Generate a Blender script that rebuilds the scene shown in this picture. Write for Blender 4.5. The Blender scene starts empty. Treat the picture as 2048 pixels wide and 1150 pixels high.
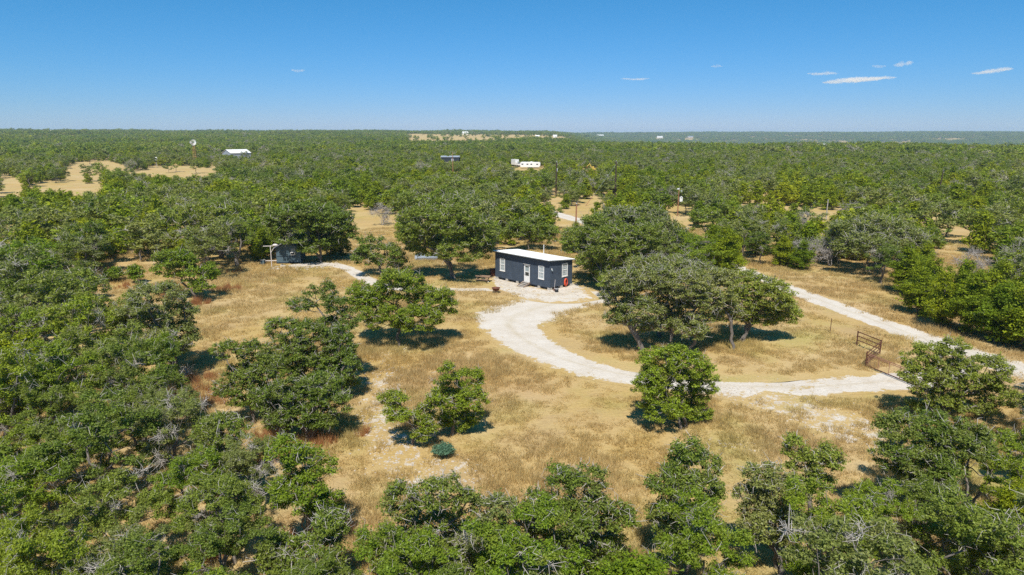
import bpy, bmesh, math, random
import numpy as np
from mathutils import Vector, Matrix

# ------------------------------------------------------------------ camera, sky, sun, exposure
SC = bpy.context.scene
COL = SC.collection
CAM_H = 17.4                                  # drone height above the clearing (m)
PITCH = math.radians(12.71)
F_PX = 1365.33                                # focal length in pixels of the 2048 px wide photograph (24 mm lens)
cd = bpy.data.cameras.new('camera'); cam = bpy.data.objects.new('camera', cd); COL.objects.link(cam)
cd.sensor_width = 36; cd.lens = 24; cd.clip_start = 0.5; cd.clip_end = 60000
cam.location = (0, 0, CAM_H); cam.rotation_euler = (math.radians(90) - PITCH, 0, 0)
SC.camera = cam

SUN_EL = math.radians(56); SUN_AZ = math.radians(186)    # azimuth clockwise from +Y: behind the camera, a touch to its left
w = bpy.data.worlds.new('World'); SC.world = w; w.use_nodes = True
nt = w.node_tree; nt.nodes.clear()
sky = nt.nodes.new('ShaderNodeTexSky'); sky.sky_type = 'NISHITA'; sky.sun_disc = False
sky.sun_elevation = SUN_EL; sky.sun_rotation = SUN_AZ
sky.air_density = 1.0; sky.dust_density = 0.0; sky.ozone_density = 5.0; sky.altitude = 300
bg = nt.nodes.new('ShaderNodeBackground'); bg.inputs[1].default_value = 0.105
wo = nt.nodes.new('ShaderNodeOutputWorld')
sep = nt.nodes.new('ShaderNodeSeparateColor'); comb = nt.nodes.new('ShaderNodeCombineColor'); nt.links.new(sky.outputs[0], sep.inputs[0])
SKY_S = 0.105; SKY_G = 0.85                    # one tone curve for the whole sky: a deep, saturated blue as the drone camera recorded it
for i_, (gain, power) in enumerate(((0.48, 1.48), (0.575, 0.80), (0.93, 1.0))):
    pw = nt.nodes.new('ShaderNodeMath'); pw.operation = 'POWER'; pw.inputs[1].default_value = power; nt.links.new(sep.outputs[i_], pw.inputs[0])
    ml = nt.nodes.new('ShaderNodeMath'); ml.operation = 'MULTIPLY'; ml.inputs[1].default_value = SKY_G * gain * SKY_S ** (power - 1); nt.links.new(pw.outputs[0], ml.inputs[0]); nt.links.new(ml.outputs[0], comb.inputs[i_])
nt.links.new(comb.outputs[0], bg.inputs[0]); nt.links.new(bg.outputs[0], wo.inputs[0])
sd = bpy.data.lights.new('sun', 'SUN'); sd.energy = 4.4; sd.angle = math.radians(0.53); sd.color = (1.0, 0.95, 0.87)
sun = bpy.data.objects.new('sun', sd); COL.objects.link(sun)
to_sun = Vector((math.cos(SUN_EL) * math.sin(SUN_AZ), math.cos(SUN_EL) * math.cos(SUN_AZ), math.sin(SUN_EL)))
sun.rotation_euler = (-to_sun).to_track_quat('-Z', 'Y').to_euler(); sun.location = (0, -30, 80)
SC.view_settings.view_transform = 'Standard'; SC.view_settings.look = 'None'
SC.view_settings.exposure = 0.38; SC.view_settings.gamma = 1.0; SC.view_settings.use_curve_mapping = False
cy = SC.cycles
cy.max_bounces = 6; cy.diffuse_bounces = 3; cy.glossy_bounces = 2; cy.transmission_bounces = 3; cy.transparent_max_bounces = 6
cy.volume_bounces = 4; cy.use_denoising = False; cy.caustics_reflective = False; cy.caustics_refractive = False
SC.render.film_transparent = False

# ------------------------------------------------------------------ pixel <-> ground (pixels of the 2048 x 1150 photograph)
CP, SP = math.cos(PITCH), math.sin(PITCH)
def ray(px, py):
    a = (px - 1024) / F_PX; b = (575 - py) / F_PX
    return (a, CP + b * SP, -SP + b * CP)
def G(px, py, z=0.0):
    d = ray(px, py); t = (z - CAM_H) / d[2]
    return (d[0] * t, d[1] * t, z)
def onplane(px, py, Y):                       # the point of that ray on the upright plane y = Y
    d = ray(px, py); t = Y / d[1]
    return (d[0] * t, Y, CAM_H + d[2] * t)
def project(P):
    P = np.asarray(P, float); x = P[..., 0]; y = P[..., 1]; z = P[..., 2] - CAM_H
    d = np.maximum(y * CP - z * SP, 0.01); u = y * SP + z * CP
    return 1024 + F_PX * x / d, 575 - F_PX * u / d, d
def sstep(a, b, x):
    t = np.clip((x - a) / (b - a), 0, 1); return t * t * (3 - 2 * t)
_r = np.random.default_rng(3)
_K = _r.normal(0, 1, (9, 2)); _K /= np.linalg.norm(_K, axis=1)[:, None]; _PH = _r.uniform(0, 6.28, 9)
def wave(x, y, L):                            # smooth pseudo-noise, about -1..1, features of size L
    s = 0
    for i in range(9):
        f = 6.28 / L * (0.6 + 0.13 * i)
        s = s + np.sin((_K[i, 0] * x + _K[i, 1] * y) * f + _PH[i])
    return s / 4.2
def hz(x, y):                                 # terrain height: level near, a rise far to the left, a valley and ridge to the right
    x = np.asarray(x, float); y = np.asarray(y, float)
    r = np.hypot(x, y); az = np.degrees(np.arctan2(x, y))
    right = sstep(2, 13, az) * (1 - sstep(95, 140, az))
    left = 16.5 * sstep(750, 2300, r) - 10 * sstep(2600, 6000, r)
    dip = -62 * sstep(720, 1900, r) * (1 - sstep(2300, 5600, r)) + 17 * sstep(3000, 5600, r)
    n = wave(x, y, 900) * 2.5 * sstep(700, 2000, r) + wave(x + 200, y, 380) * 2.6 * sstep(520, 900, r) + wave(x + 500, y, 2600) * 5 * sstep(2500, 5000, r)
    return left * (1 - right) + dip * right + n

# ------------------------------------------------------------------ materials
def new_mat(name):
    m = bpy.data.materials.new(name); m.use_nodes = True; t = m.node_tree; t.nodes.clear()
    o = t.nodes.new('ShaderNodeOutputMaterial'); return m, t, o
def N(t, typ, **kw):
    n = t.nodes.new(typ)
    for k, v in kw.items():
        if k in ('vals',):
            for i, x in v.items(): n.inputs[i].default_value = x
        else: setattr(n, k, v)
    return n
def L(t, a, b): t.links.new(a, b)
def noise(t, vec, scale, detail=3, rough=0.55, lo=0.0, hi=1.0):
    n = N(t, 'ShaderNodeTexNoise'); n.inputs['Scale'].default_value = scale; n.inputs['Detail'].default_value = detail
    n.inputs['Roughness'].default_value = rough
    if vec is not None: L(t, vec, n.inputs['Vector'])
    mr = N(t, 'ShaderNodeMapRange', vals={1: lo, 2: hi}); mr.clamp = True
    L(t, n.outputs['Fac'], mr.inputs[0]); return mr.outputs[0]
def mixc(t, fac, a, b, mode='MIX'):
    m = N(t, 'ShaderNodeMix', data_type='RGBA', blend_type=mode)
    for sock, v in ((0, fac), (6, a), (7, b)):
        if hasattr(v, 'is_output'): L(t, v, m.inputs[sock])
        elif isinstance(v, (int, float)): m.inputs[sock].default_value = v
        else: m.inputs[sock].default_value = (*v, 1)
    return m.outputs[2]
def math_(t, op, a, b=0.0):
    m = N(t, 'ShaderNodeMath', operation=op)
    for i, v in enumerate((a, b)):
        if hasattr(v, 'is_output'): L(t, v, m.inputs[i])
        else: m.inputs[i].default_value = v
    return m.outputs[0]
def bsdf(t, o, col, rough=0.8, spec=0.3, metal=0.0, bump=None, bstr=0.3, bdist=0.02):
    p = N(t, 'ShaderNodeBsdfPrincipled')
    if hasattr(col, 'is_output'): L(t, col, p.inputs['Base Color'])
    else: p.inputs['Base Color'].default_value = (*col, 1)
    p.inputs['Roughness'].default_value = rough; p.inputs['Specular IOR Level'].default_value = spec; p.inputs['Metallic'].default_value = metal
    if bump is not None:
        b = N(t, 'ShaderNodeBump'); b.inputs['Strength'].default_value = bstr; b.inputs['Distance'].default_value = bdist
        L(t, bump, b.inputs['Height']); L(t, b.outputs[0], p.inputs['Normal'])
    L(t, p.outputs[0], o.inputs[0]); return p
def paint(name, col, rough=0.6, var=0.25, scale=4.0, spec=0.3, metal=0.0, dirt=None, bump=0.15):
    m, t, o = new_mat(name)
    tc = N(t, 'ShaderNodeTexCoord'); v = tc.outputs['Object']
    n = noise(t, v, scale, 5, 0.6, 0.25, 0.75)
    c = mixc(t, n, tuple(x * (1 - var) for x in col), tuple(min(1, x * (1 + var * 0.6)) for x in col))
    if dirt is not None:
        n2 = noise(t, v, scale * 0.7, 6, 0.65, 0.52, 0.72); c = mixc(t, n2, c, dirt)
    bsdf(t, o, c, rough, spec, metal, noise(t, v, scale * 9, 3), bump, 0.01); return m

GOLD, STRAW, BROWN, OLIVE = (0.54, 0.385, 0.140), (0.62, 0.480, 0.255), (0.50, 0.365, 0.180), (0.43, 0.390, 0.120)
def ground_colour(t):
    g = N(t, 'ShaderNodeNewGeometry'); v = g.outputs['Position']
    c = mixc(t, noise(t, v, 0.09, 4, 0.6, 0.35, 0.65), GOLD, STRAW)
    c = mixc(t, noise(t, v, 0.21, 5, 0.62, 0.50, 0.68), c, BROWN)
    mp = N(t, 'ShaderNodeMapping'); mp.inputs['Location'].default_value = (31, 17, 0); L(t, v, mp.inputs[0]); v2 = mp.outputs[0]
    c = mixc(t, math_(t, 'MULTIPLY', noise(t, v2, 0.13, 5, 0.6, 0.50, 0.70), 0.75), c, OLIVE)
    c = mixc(t, math_(t, 'MULTIPLY', noise(t, v2, 0.05, 3, 0.5, 0.52, 0.72), 0.6), c, (0.57, 0.40, 0.21))
    peb = noise(t, v2, 2.2, 8, 0.75, 0.60, 0.70)
    peb = math_(t, 'MULTIPLY', peb, noise(t, v, 0.11, 3, 0.5, 0.48, 0.60))
    c = mixc(t, peb, c, (0.62, 0.55, 0.46))
    f = noise(t, v, 5.0, 6, 0.7, 0.2, 0.8)
    c = mixc(t, f, c, mixc(t, 1.0, c, (0.72, 0.66, 0.60), 'MULTIPLY'))
    return c, v, v2
def mat_ground():
    m, t, o = new_mat('dry_grass_ground'); c, v, v2 = ground_colour(t)
    bsdf(t, o, c, 0.95, 0.1, 0, noise(t, v, 3.0, 8, 0.7), 0.9, 0.12); return m
def mat_drive():
    m, t, o = new_mat('pale_caliche'); c, v, v2 = ground_colour(t)
    a = N(t, 'ShaderNodeAttribute', attribute_name='cover'); u = N(t, 'ShaderNodeAttribute', attribute_name='across')
    n = noise(t, v, 0.9, 7, 0.68, 0.25, 0.75); n2 = noise(t, v2, 3.5, 5, 0.7, 0.25, 0.75)
    s = math_(t, 'ADD', a.outputs['Fac'], math_(t, 'ADD', math_(t, 'MULTIPLY', math_(t, 'SUBTRACT', n, 0.5), 1.25), math_(t, 'MULTIPLY', math_(t, 'SUBTRACT', n2, 0.5), 0.6)))
    mr = N(t, 'ShaderNodeMapRange', vals={1: 0.42, 2: 0.60}); L(t, s, mr.inputs[0])
    q = mixc(t, noise(t, v2, 0.5, 6, 0.65, 0.3, 0.7), (0.55, 0.48, 0.39), (0.66, 0.61, 0.54))
    q = mixc(t, math_(t, 'MULTIPLY', noise(t, v, 6.0, 6, 0.75, 0.56, 0.72), 0.55), q, (0.42, 0.36, 0.28))
    mid = N(t, 'ShaderNodeMapRange', vals={1: 0.22, 2: 0.02}); L(t, math_(t, 'ABSOLUTE', u.outputs['Fac']), mid.inputs[0])
    q = mixc(t, math_(t, 'MULTIPLY', math_(t, 'MULTIPLY', mid.outputs[0], n), 0.7), q, (0.48, 0.40, 0.27))
    c = mixc(t, mr.outputs[0], c, q)
    bsdf(t, o, c, 0.95, 0.1, 0, noise(t, v, 3.0, 8, 0.7), 0.9, 0.12); return m
def mat_grass(name, tint=None):
    m, t, o = new_mat(name); c, v, v2 = ground_colour(t)
    g = N(t, 'ShaderNodeNewGeometry')
    if tint: c = mixc(t, 0.85, c, tint)
    c = mixc(t, g.outputs['Random Per Island'], mixc(t, 1.0, c, (1.12, 1.12, 1.0), 'MULTIPLY'), mixc(t, 0.5, c, tuple(min(.85, x * 1.5) for x in (tint or STRAW))))
    d = N(t, 'ShaderNodeBsdfDiffuse'); tr = N(t, 'ShaderNodeBsdfTranslucent'); mx = N(t, 'ShaderNodeMixShader'); mx.inputs[0].default_value = 0.48
    L(t, c, d.inputs[0]); L(t, c, tr.inputs[0]); L(t, d.outputs[0], mx.inputs[1]); L(t, tr.outputs[0], mx.inputs[2]); L(t, mx.outputs[0], o.inputs[0]); return m
def mat_leaf(name, a, b, c3, rough=0.45, trans=0.36):
    m, t, o = new_mat(name)
    oi = N(t, 'ShaderNodeObjectInfo'); g = N(t, 'ShaderNodeNewGeometry')
    c = mixc(t, oi.outputs['Random'], a, b)
    tc = N(t, 'ShaderNodeTexCoord')
    c = mixc(t, noise(t, tc.outputs['Object'], 0.55, 3, 0.6, 0.45, 0.75), c, c3)
    c = mixc(t, g.outputs['Random Per Island'], mixc(t, 1.0, c, (0.66, 0.70, 0.64), 'MULTIPLY'), mixc(t, 1.0, c, (1.68, 1.60, 1.40), 'MULTIPLY'))
    c = mixc(t, noise(t, g.outputs['Position'], 0.022, 3, 0.55, 0.42, 0.62), mixc(t, 1.0, c, (0.72, 0.80, 0.76), 'MULTIPLY'), c)      # darker and lighter stands of trees
    p = N(t, 'ShaderNodeBsdfPrincipled'); L(t, c, p.inputs['Base Color']); p.inputs['Roughness'].default_value = rough; p.inputs['Specular IOR Level'].default_value = 0.22
    tr = N(t, 'ShaderNodeBsdfTranslucent'); L(t, mixc(t, 1.0, c, (1.25, 1.25, 0.6), 'MULTIPLY'), tr.inputs[0])
    mx = N(t, 'ShaderNodeMixShader'); mx.inputs[0].default_value = trans
    L(t, p.outputs[0], mx.inputs[1]); L(t, tr.outputs[0], mx.inputs[2]); L(t, mx.outputs[0], o.inputs[0]); return m
M = {}
M['ground'] = mat_ground(); M['drive'] = mat_drive()
M['grass'] = mat_grass('dry_grass_blades'); M['redgrass'] = mat_grass('rusty_bluestem_blades', (0.43, 0.21, 0.10))
M['oak'] = mat_leaf('oak_leaves', (0.150, 0.210, 0.032), (0.245, 0.285, 0.046), (0.230, 0.240, 0.068))
M['oak_grey'] = mat_leaf('grey_oak_leaves', (0.195, 0.230, 0.062), (0.250, 0.272, 0.078), (0.285, 0.282, 0.115))
M['oak_fresh'] = mat_leaf('fresh_oak_leaves', (0.190, 0.272, 0.022), (0.262, 0.315, 0.030), (0.250, 0.268, 0.045))
M['juniper'] = mat_leaf('juniper_leaves', (0.160, 0.222, 0.008), (0.300, 0.315, 0.010), (0.125, 0.180, 0.012), 0.6, 0.25)
M['bare'] = mat_leaf('bare_grey_canopy', (0.26, 0.235, 0.19), (0.33, 0.30, 0.25), (0.22, 0.22, 0.15), 0.8, 0.1)
M['sage'] = mat_leaf('sage_leaves', (0.10, 0.19, 0.13), (0.10, 0.19, 0.13), (0.14, 0.24, 0.17), 0.6, 0.1)
M['bark'] = paint('oak_bark', (0.20, 0.175, 0.15), 0.95, 0.45, 6, 0.1, bump=0.8)
M['twig'] = paint('grey_twig', (0.50, 0.46, 0.41), 0.9, 0.3, 3, 0.1)
M['deadwood'] = paint('bleached_deadwood', (0.42, 0.385, 0.35), 0.9, 0.35, 2, 0.1)
M['stone'] = paint('limestone', (0.52, 0.46, 0.38), 0.95, 0.3, 0.9, 0.1, dirt=(0.42, 0.33, 0.25), bump=0.5)
M['slate'] = paint('slate_blue_siding', (0.060, 0.080, 0.110), 0.75, 0.22, 1.3, 0.25, bump=0.2)
M['slate2'] = paint('faded_blue_siding', (0.09, 0.14, 0.17), 0.8, 0.25, 1.3, 0.25)
M['trimdark'] = paint('dark_trim_paint', (0.025, 0.032, 0.045), 0.7, 0.2, 4)
M['white'] = paint('white_paint', (0.80, 0.79, 0.76), 0.5, 0.08, 4)
M['roof'] = paint('pale_metal_roofing', (0.84, 0.85, 0.84), 0.5, 0.06, 0.8, 0.3, 0.0, dirt=(0.74, 0.73, 0.70))
M['roofdull'] = paint('dull_metal_roofing', (0.36, 0.40, 0.46), 0.5, 0.2, 0.8, 0.4, 0.2)
M['roofedge'] = paint('galvanised_edge', (0.5, 0.53, 0.55), 0.4, 0.15, 3, 0.4, 0.6)
M['concrete'] = paint('concrete_block', (0.48, 0.45, 0.40), 0.95, 0.2, 3, 0.1, bump=0.5)
M['wood'] = paint('weathered_wood', (0.30, 0.20, 0.13), 0.9, 0.35, 5, 0.1, bump=0.5)
M['woodgrey'] = paint('grey_step_board', (0.42, 0.38, 0.34), 0.9, 0.3, 5, 0.1, bump=0.5)
M['pole'] = paint('pole_timber', (0.075, 0.052, 0.040), 0.95, 0.3, 3, 0.1, bump=0.5)
M['polered'] = paint('cedar_pole_timber', (0.33, 0.16, 0.09), 0.95, 0.3, 3, 0.1)
M['rust'] = paint('rusty_pipe', (0.15, 0.065, 0.045), 0.85, 0.4, 7, 0.2, 0.2, bump=0.4)
M['rustpale'] = paint('weathered_red_gate', (0.34, 0.17, 0.12), 0.8, 0.35, 5, 0.2)
M['towerrust'] = paint('orange_rusted_angle_iron', (0.46, 0.25, 0.11), 0.85, 0.3, 2, 0.2)
M['rustbowl'] = paint('rusty_steel_bowl', (0.20, 0.085, 0.055), 0.85, 0.4, 5, 0.2, 0.2, dirt=(0.10, 0.05, 0.04))
M['orange'] = paint('orange_red_plastic', (0.72, 0.10, 0.04), 0.55, 0.1, 4)
M['black'] = paint('black_plastic', (0.03, 0.033, 0.04), 0.55, 0.2, 4)
M['metal'] = paint('galvanised_steel', (0.55, 0.57, 0.58), 0.4, 0.15, 4, 0.4, 0.5)
M['pipe'] = paint('pale_pipe_paint', (0.66, 0.60, 0.56), 0.6, 0.15, 4)
M['yellow'] = paint('yellow_machine_paint', (0.55, 0.40, 0.08), 0.5, 0.15, 4)
M['ash'] = paint('charred_ash', (0.06, 0.055, 0.05), 0.95, 0.5, 8)
M['tan'] = paint('tan_siding', (0.55, 0.46, 0.36), 0.8, 0.15, 1)
def glass(name, col):
    m, t, o = new_mat(name); bsdf(t, o, col, 0.08, 0.6); return m
M['glass'] = glass('window_glass', (0.30, 0.36, 0.38)); M['glassdark'] = glass('dark_window_glass', (0.035, 0.045, 0.05))
M['curtain'] = paint('white_curtain', (0.62, 0.63, 0.60), 0.9, 0.15, 9)

# ------------------------------------------------------------------ mesh helpers
class MB:
    def __init__(s): s.v, s.f = [], []
    def add(s, vs, fs):
        b = len(s.v); s.v += [tuple(v) for v in vs]; s.f += [tuple(b + i for i in f) for f in fs]; return s
    def box(s, c, d, rz=0.0, rx=0.0, ry=0.0, taper=1.0):
        m = Matrix.Translation(Vector(c)) @ Matrix.Rotation(rz, 4, 'Z') @ Matrix.Rotation(ry, 4, 'Y') @ Matrix.Rotation(rx, 4, 'X')
        vs = [m @ Vector((x * d[0] / 2 * (taper if z > 0 else 1), y * d[1] / 2 * (taper if z > 0 else 1), z * d[2] / 2)) for z in (-1, 1) for y in (-1, 1) for x in (-1, 1)]
        return s.add(vs, [(0, 2, 3, 1), (4, 5, 7, 6), (0, 1, 5, 4), (2, 6, 7, 3), (0, 4, 6, 2), (1, 3, 7, 5)])
    def beam(s, a, b, wd, ht):
        a, b = Vector(a), Vector(b); d = (b - a).normalized(); up = Vector((0, 0, 1)) if abs(d.z) < 0.95 else Vector((0, 1, 0))
        x = d.cross(up).normalized(); y = x.cross(d)
        vs = [p + x * sx * wd / 2 + y * sy * ht / 2 for p in (a, b) for sx, sy in ((-1, -1), (1, -1), (1, 1), (-1, 1))]
        return s.add(vs, [(0, 1, 2, 3), (7, 6, 5, 4), (0, 4, 5, 1), (1, 5, 6, 2), (2, 6, 7, 3), (3, 7, 4, 0)])
    def tube(s, pts, rad, n=8, cap=True):
        pts = [Vector(p) for p in pts]; k = len(pts); rad = [rad] * k if isinstance(rad, (int, float)) else rad
        b = len(s.v); up = None
        for i, p in enumerate(pts):
            d = (pts[min(i + 1, k - 1)] - pts[max(i - 1, 0)]).normalized()
            if up is None: up = Vector((0, 0, 1)) if abs(d.z) < 0.9 else Vector((1, 0, 0))
            x = d.cross(up); x = x.normalized() if x.length > 1e-5 else Vector((1, 0, 0)); y = x.cross(d); up = y
            for j in range(n):
                a = 6.28318 * j / n; s.v.append(tuple(p + (x * math.cos(a) + y * math.sin(a)) * rad[i]))
        for i in range(k - 1):
            for j in range(n):
                s.f.append((b + i * n + j, b + i * n + (j + 1) % n, b + (i + 1) * n + (j + 1) % n, b + (i + 1) * n + j))
        if cap:
            s.f.append(tuple(b + j for j in range(n - 1, -1, -1))); s.f.append(tuple(b + (k - 1) * n + j for j in range(n)))
        return s
    def lathe(s, c, prof, n=20):
        b = len(s.v)
        for r, z in prof:
            for j in range(n):
                a = 6.28318 * j / n; s.v.append((c[0] + r * math.cos(a), c[1] + r * math.sin(a), c[2] + z))
        for i in range(len(prof) - 1):
            for j in range(n):
                s.f.append((b + i * n + j, b + i * n + (j + 1) % n, b + (i + 1) * n + (j + 1) % n, b + (i + 1) * n + j))
        return s
    def mesh(s, name, mat, smooth=False):
        me = bpy.data.meshes.new(name); me.from_pydata(s.v, [], s.f); me.materials.append(M[mat] if isinstance(mat, str) else mat)
        if smooth: me.shade_smooth()
        me.update(); return me
    def build(s, name, mat, parent=None, smooth=False, bevel=0.0):
        o = bpy.data.objects.new(name, s.mesh(name, mat, smooth)); COL.objects.link(o)
        if parent is not None: o.parent = parent
        if bevel:
            m = o.modifiers.new('bevel', 'BEVEL'); m.width = bevel; m.segments = 2; m.limit_method = 'ANGLE'
        return o
def tag(o, label, cat, group=None, kind=None):
    o['label'] = label; o['category'] = cat
    if group: o['group'] = group
    if kind: o['kind'] = kind
    return o
def thing(name, label, cat, loc, rz=0.0, group=None):
    o = bpy.data.objects.new(name, None); COL.objects.link(o); o.location = loc; o.rotation_euler = (0, 0, rz); o.empty_display_size = 0.3
    return tag(o, label, cat, group)
def np_mesh(name, v, f, mats, midx=None, smooth=False):      # f: (n,3) or (n,4) array, or a list of such arrays
    me = bpy.data.meshes.new(name); fs = f if isinstance(f, list) else [f]
    fs = [a for a in fs if len(a)]
    me.vertices.add(len(v)); me.vertices.foreach_set('co', np.ascontiguousarray(v, dtype=np.float32).ravel())
    li = np.concatenate([a.ravel() for a in fs]); tot = np.concatenate([np.full(len(a), a.shape[1]) for a in fs])
    st = np.concatenate([[0], np.cumsum(tot)[:-1]])
    me.loops.add(len(li)); me.loops.foreach_set('vertex_index', li.astype(np.int32))
    me.polygons.add(len(tot)); me.polygons.foreach_set('loop_start', st.astype(np.int32)); 
    for m in mats: me.materials.append(M[m] if isinstance(m, str) else m)
    if midx is not None: me.polygons.foreach_set('material_index', midx.astype(np.int32))
    me.update(calc_edges=True); me.validate(verbose=False)
    if smooth: me.shade_smooth()
    return me
def link(name, me, parent=None):
    o = bpy.data.objects.new(name, me); COL.objects.link(o)
    if parent is not None: o.parent = parent
    return o

# ------------------------------------------------------------------ the ground, the drive, the road, the paths
def make_ground():
    rings = np.concatenate([[0.0], np.geomspace(4, 16000, 120)]); na = 180
    a = np.linspace(0, 2 * np.pi, na, endpoint=False)
    R, A = np.meshgrid(rings[1:], a, indexing='ij'); x = R * np.sin(A); y = R * np.cos(A); z = hz(x, y)
    v = np.concatenate([[[0, 0, 0]], np.stack([x.ravel(), y.ravel(), z.ravel()], 1)])
    i = np.arange(len(rings) - 2)[:, None] * na; j = np.arange(na)[None]; jn = (j + 1) % na
    q = np.stack([1 + i + j, 1 + i + na + j, 1 + i + na + jn, 1 + i + jn], -1).reshape(-1, 4)[:, ::-1]
    c = np.stack([np.zeros(na, int), 1 + j[0], 1 + jn[0]], 1)[:, ::-1]
    o = link('ground', np_mesh('ground', v, [c, q], ['ground'], smooth=True)); o['kind'] = 'structure'
make_ground()
def resample(pts, n):
    p = np.array(pts, float); s = np.concatenate([[0], np.cumsum(np.linalg.norm(np.diff(p, axis=0), axis=1))]); t = np.linspace(0, s[-1], n)
    q = np.stack([np.interp(t, s, p[:, k]) for k in range(p.shape[1])], 1)
    for _ in range(3): q[1:-1] = (q[:-2] + 2 * q[1:-1] + q[2:]) / 4
    return q
RIBBONS = []
def ribbon(name, le, re, n, z, over=0.45, cover=1.0, strengths=None):   # le/re: pixel outlines of the two edges
    a = resample([G(*p)[:2] for p in le], n); b = resample([G(*p)[:2] for p in re], n)
    m = 17; u = np.linspace(-1 - over, 1 + over, m); c = (a + b) / 2; h = (b - a) / 2
    P = c[:, None] + h[:, None] * u[None, :, None]
    v = np.concatenate([P.reshape(-1, 2), np.full((n * m, 1), z)], 1)
    i = np.arange(n - 1)[:, None] * m; j = np.arange(m - 1)[None]
    f = np.stack([i + j, i + j + 1, i + m + j + 1, i + m + j], -1).reshape(-1, 4)
    nrm = np.cross(v[f[0, 1]] - v[f[0, 0]], v[f[0, 2]] - v[f[0, 0]])[2]
    if nrm < 0: f = f[:, ::-1]
    me = np_mesh(name, v, f, ['drive'])
    cv = np.clip(1 - (np.abs(u) - 0.80) / 0.62, 0, 1)[None] * np.ones((n, 1))
    st = np.ones(n) if strengths is None else np.interp(np.linspace(0, 1, n), *zip(*strengths))
    cv = cv * st[:, None]
    ends = np.minimum(np.arange(n), np.arange(n)[::-1]) / 4; cv *= np.clip(ends, 0, 1)[:, None]
    me.attributes.new('cover', 'FLOAT', 'POINT').data.foreach_set('value', cv.ravel().astype(np.float32) * cover)
    me.attributes.new('across', 'FLOAT', 'POINT').data.foreach_set('value', np.tile(u, n).astype(np.float32))
    o = link(name, me); o['kind'] = 'structure'; RIBBONS.append((c, np.linalg.norm(h, axis=1), st)); return o
road_lo = [(2300, 842), (2048, 757), (1900, 710), (1750, 652), (1640, 610), (1560, 580), (1500, 553), (1440, 531), (1400, 520), (1300, 487), (1150, 443), (1090, 427)]
road_hi = [(2300, 803), (2048, 728), (1900, 683), (1760, 635), (1640, 592), (1560, 563), (1510, 543), (1450, 521), (1400, 507), (1300, 475), (1160, 437), (1096, 419)]
ribbon('gravel_road', road_lo, road_hi, 160, 0.006, 0.35)
dr_o = [(1225, 592), (1190, 583), (1150, 583), (1060, 596), (1000, 611), (955, 630), (965, 650), (990, 672), (1030, 700), (1100, 728), (1180, 752), (1262, 768), (1330, 776), (1430, 786), (1530, 797), (1650, 788), (1720, 782), (1830, 775), (1930, 768)]
dr_i = [(1240, 606), (1210, 603), (1175, 612), (1115, 630), (1070, 650), (1083, 672), (1110, 690), (1145, 708), (1195, 727), (1240, 740), (1290, 748), (1340, 756), (1430, 763), (1530, 767), (1650, 757), (1740, 752), (1820, 745), (1900, 738), (1960, 728)]
ribbon('gravel_drive', dr_o, dr_i, 200, 0.010, 0.40, 1.0, [(0, 1), (0.55, 1), (0.68, 0.92), (0.76, 0.68), (0.84, 0.9), (0.92, 1), (1, 1)])
ribbon('footpath', [(560, 537), (620, 532), (662, 531), (688, 540), (712, 556), (735, 570), (790, 580), (870, 582), (940, 582), (1000, 582)],
       [(560, 531), (620, 526), (672, 525), (702, 533), (728, 547), (752, 560), (800, 573), (870, 577), (940, 577), (1000, 577)], 90, 0.014, 0.5)
ribbon('rubble_apron', [(985, 566), (1000, 578), (1030, 590), (1060, 598), (1100, 603), (1150, 602), (1195, 594)],
       [(985, 550), (1010, 560), (1040, 570), (1065, 576), (1100, 580), (1130, 572), (1160, 566)], 60, 0.018, 0.35, 0.78)
ribbon('rocky_bare_patch', [(1480, 800), (1560, 830), (1640, 870), (1720, 890), (1800, 900)], [(1520, 785), (1600, 800), (1680, 825), (1770, 850), (1830, 860)], 50, 0.014, 0.5, 0.45)
ribbon('stony_bare_patch', [(730, 760), (720, 850), (735, 920), (790, 960), (850, 1000)], [(775, 750), (790, 840), (840, 890), (920, 930), (960, 960)], 50, 0.014, 0.5, 0.30)
def on_ribbon(x, y, k=1.0):
    m = np.zeros(len(x), bool)
    for c, h, st in RIBBONS[:4]:
        for i in range(len(c)):
            m |= ((x - c[i, 0]) ** 2 + (y - c[i, 1]) ** 2 < (h[i] * k) ** 2) & (st[i] > 0.8)
    return m
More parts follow.
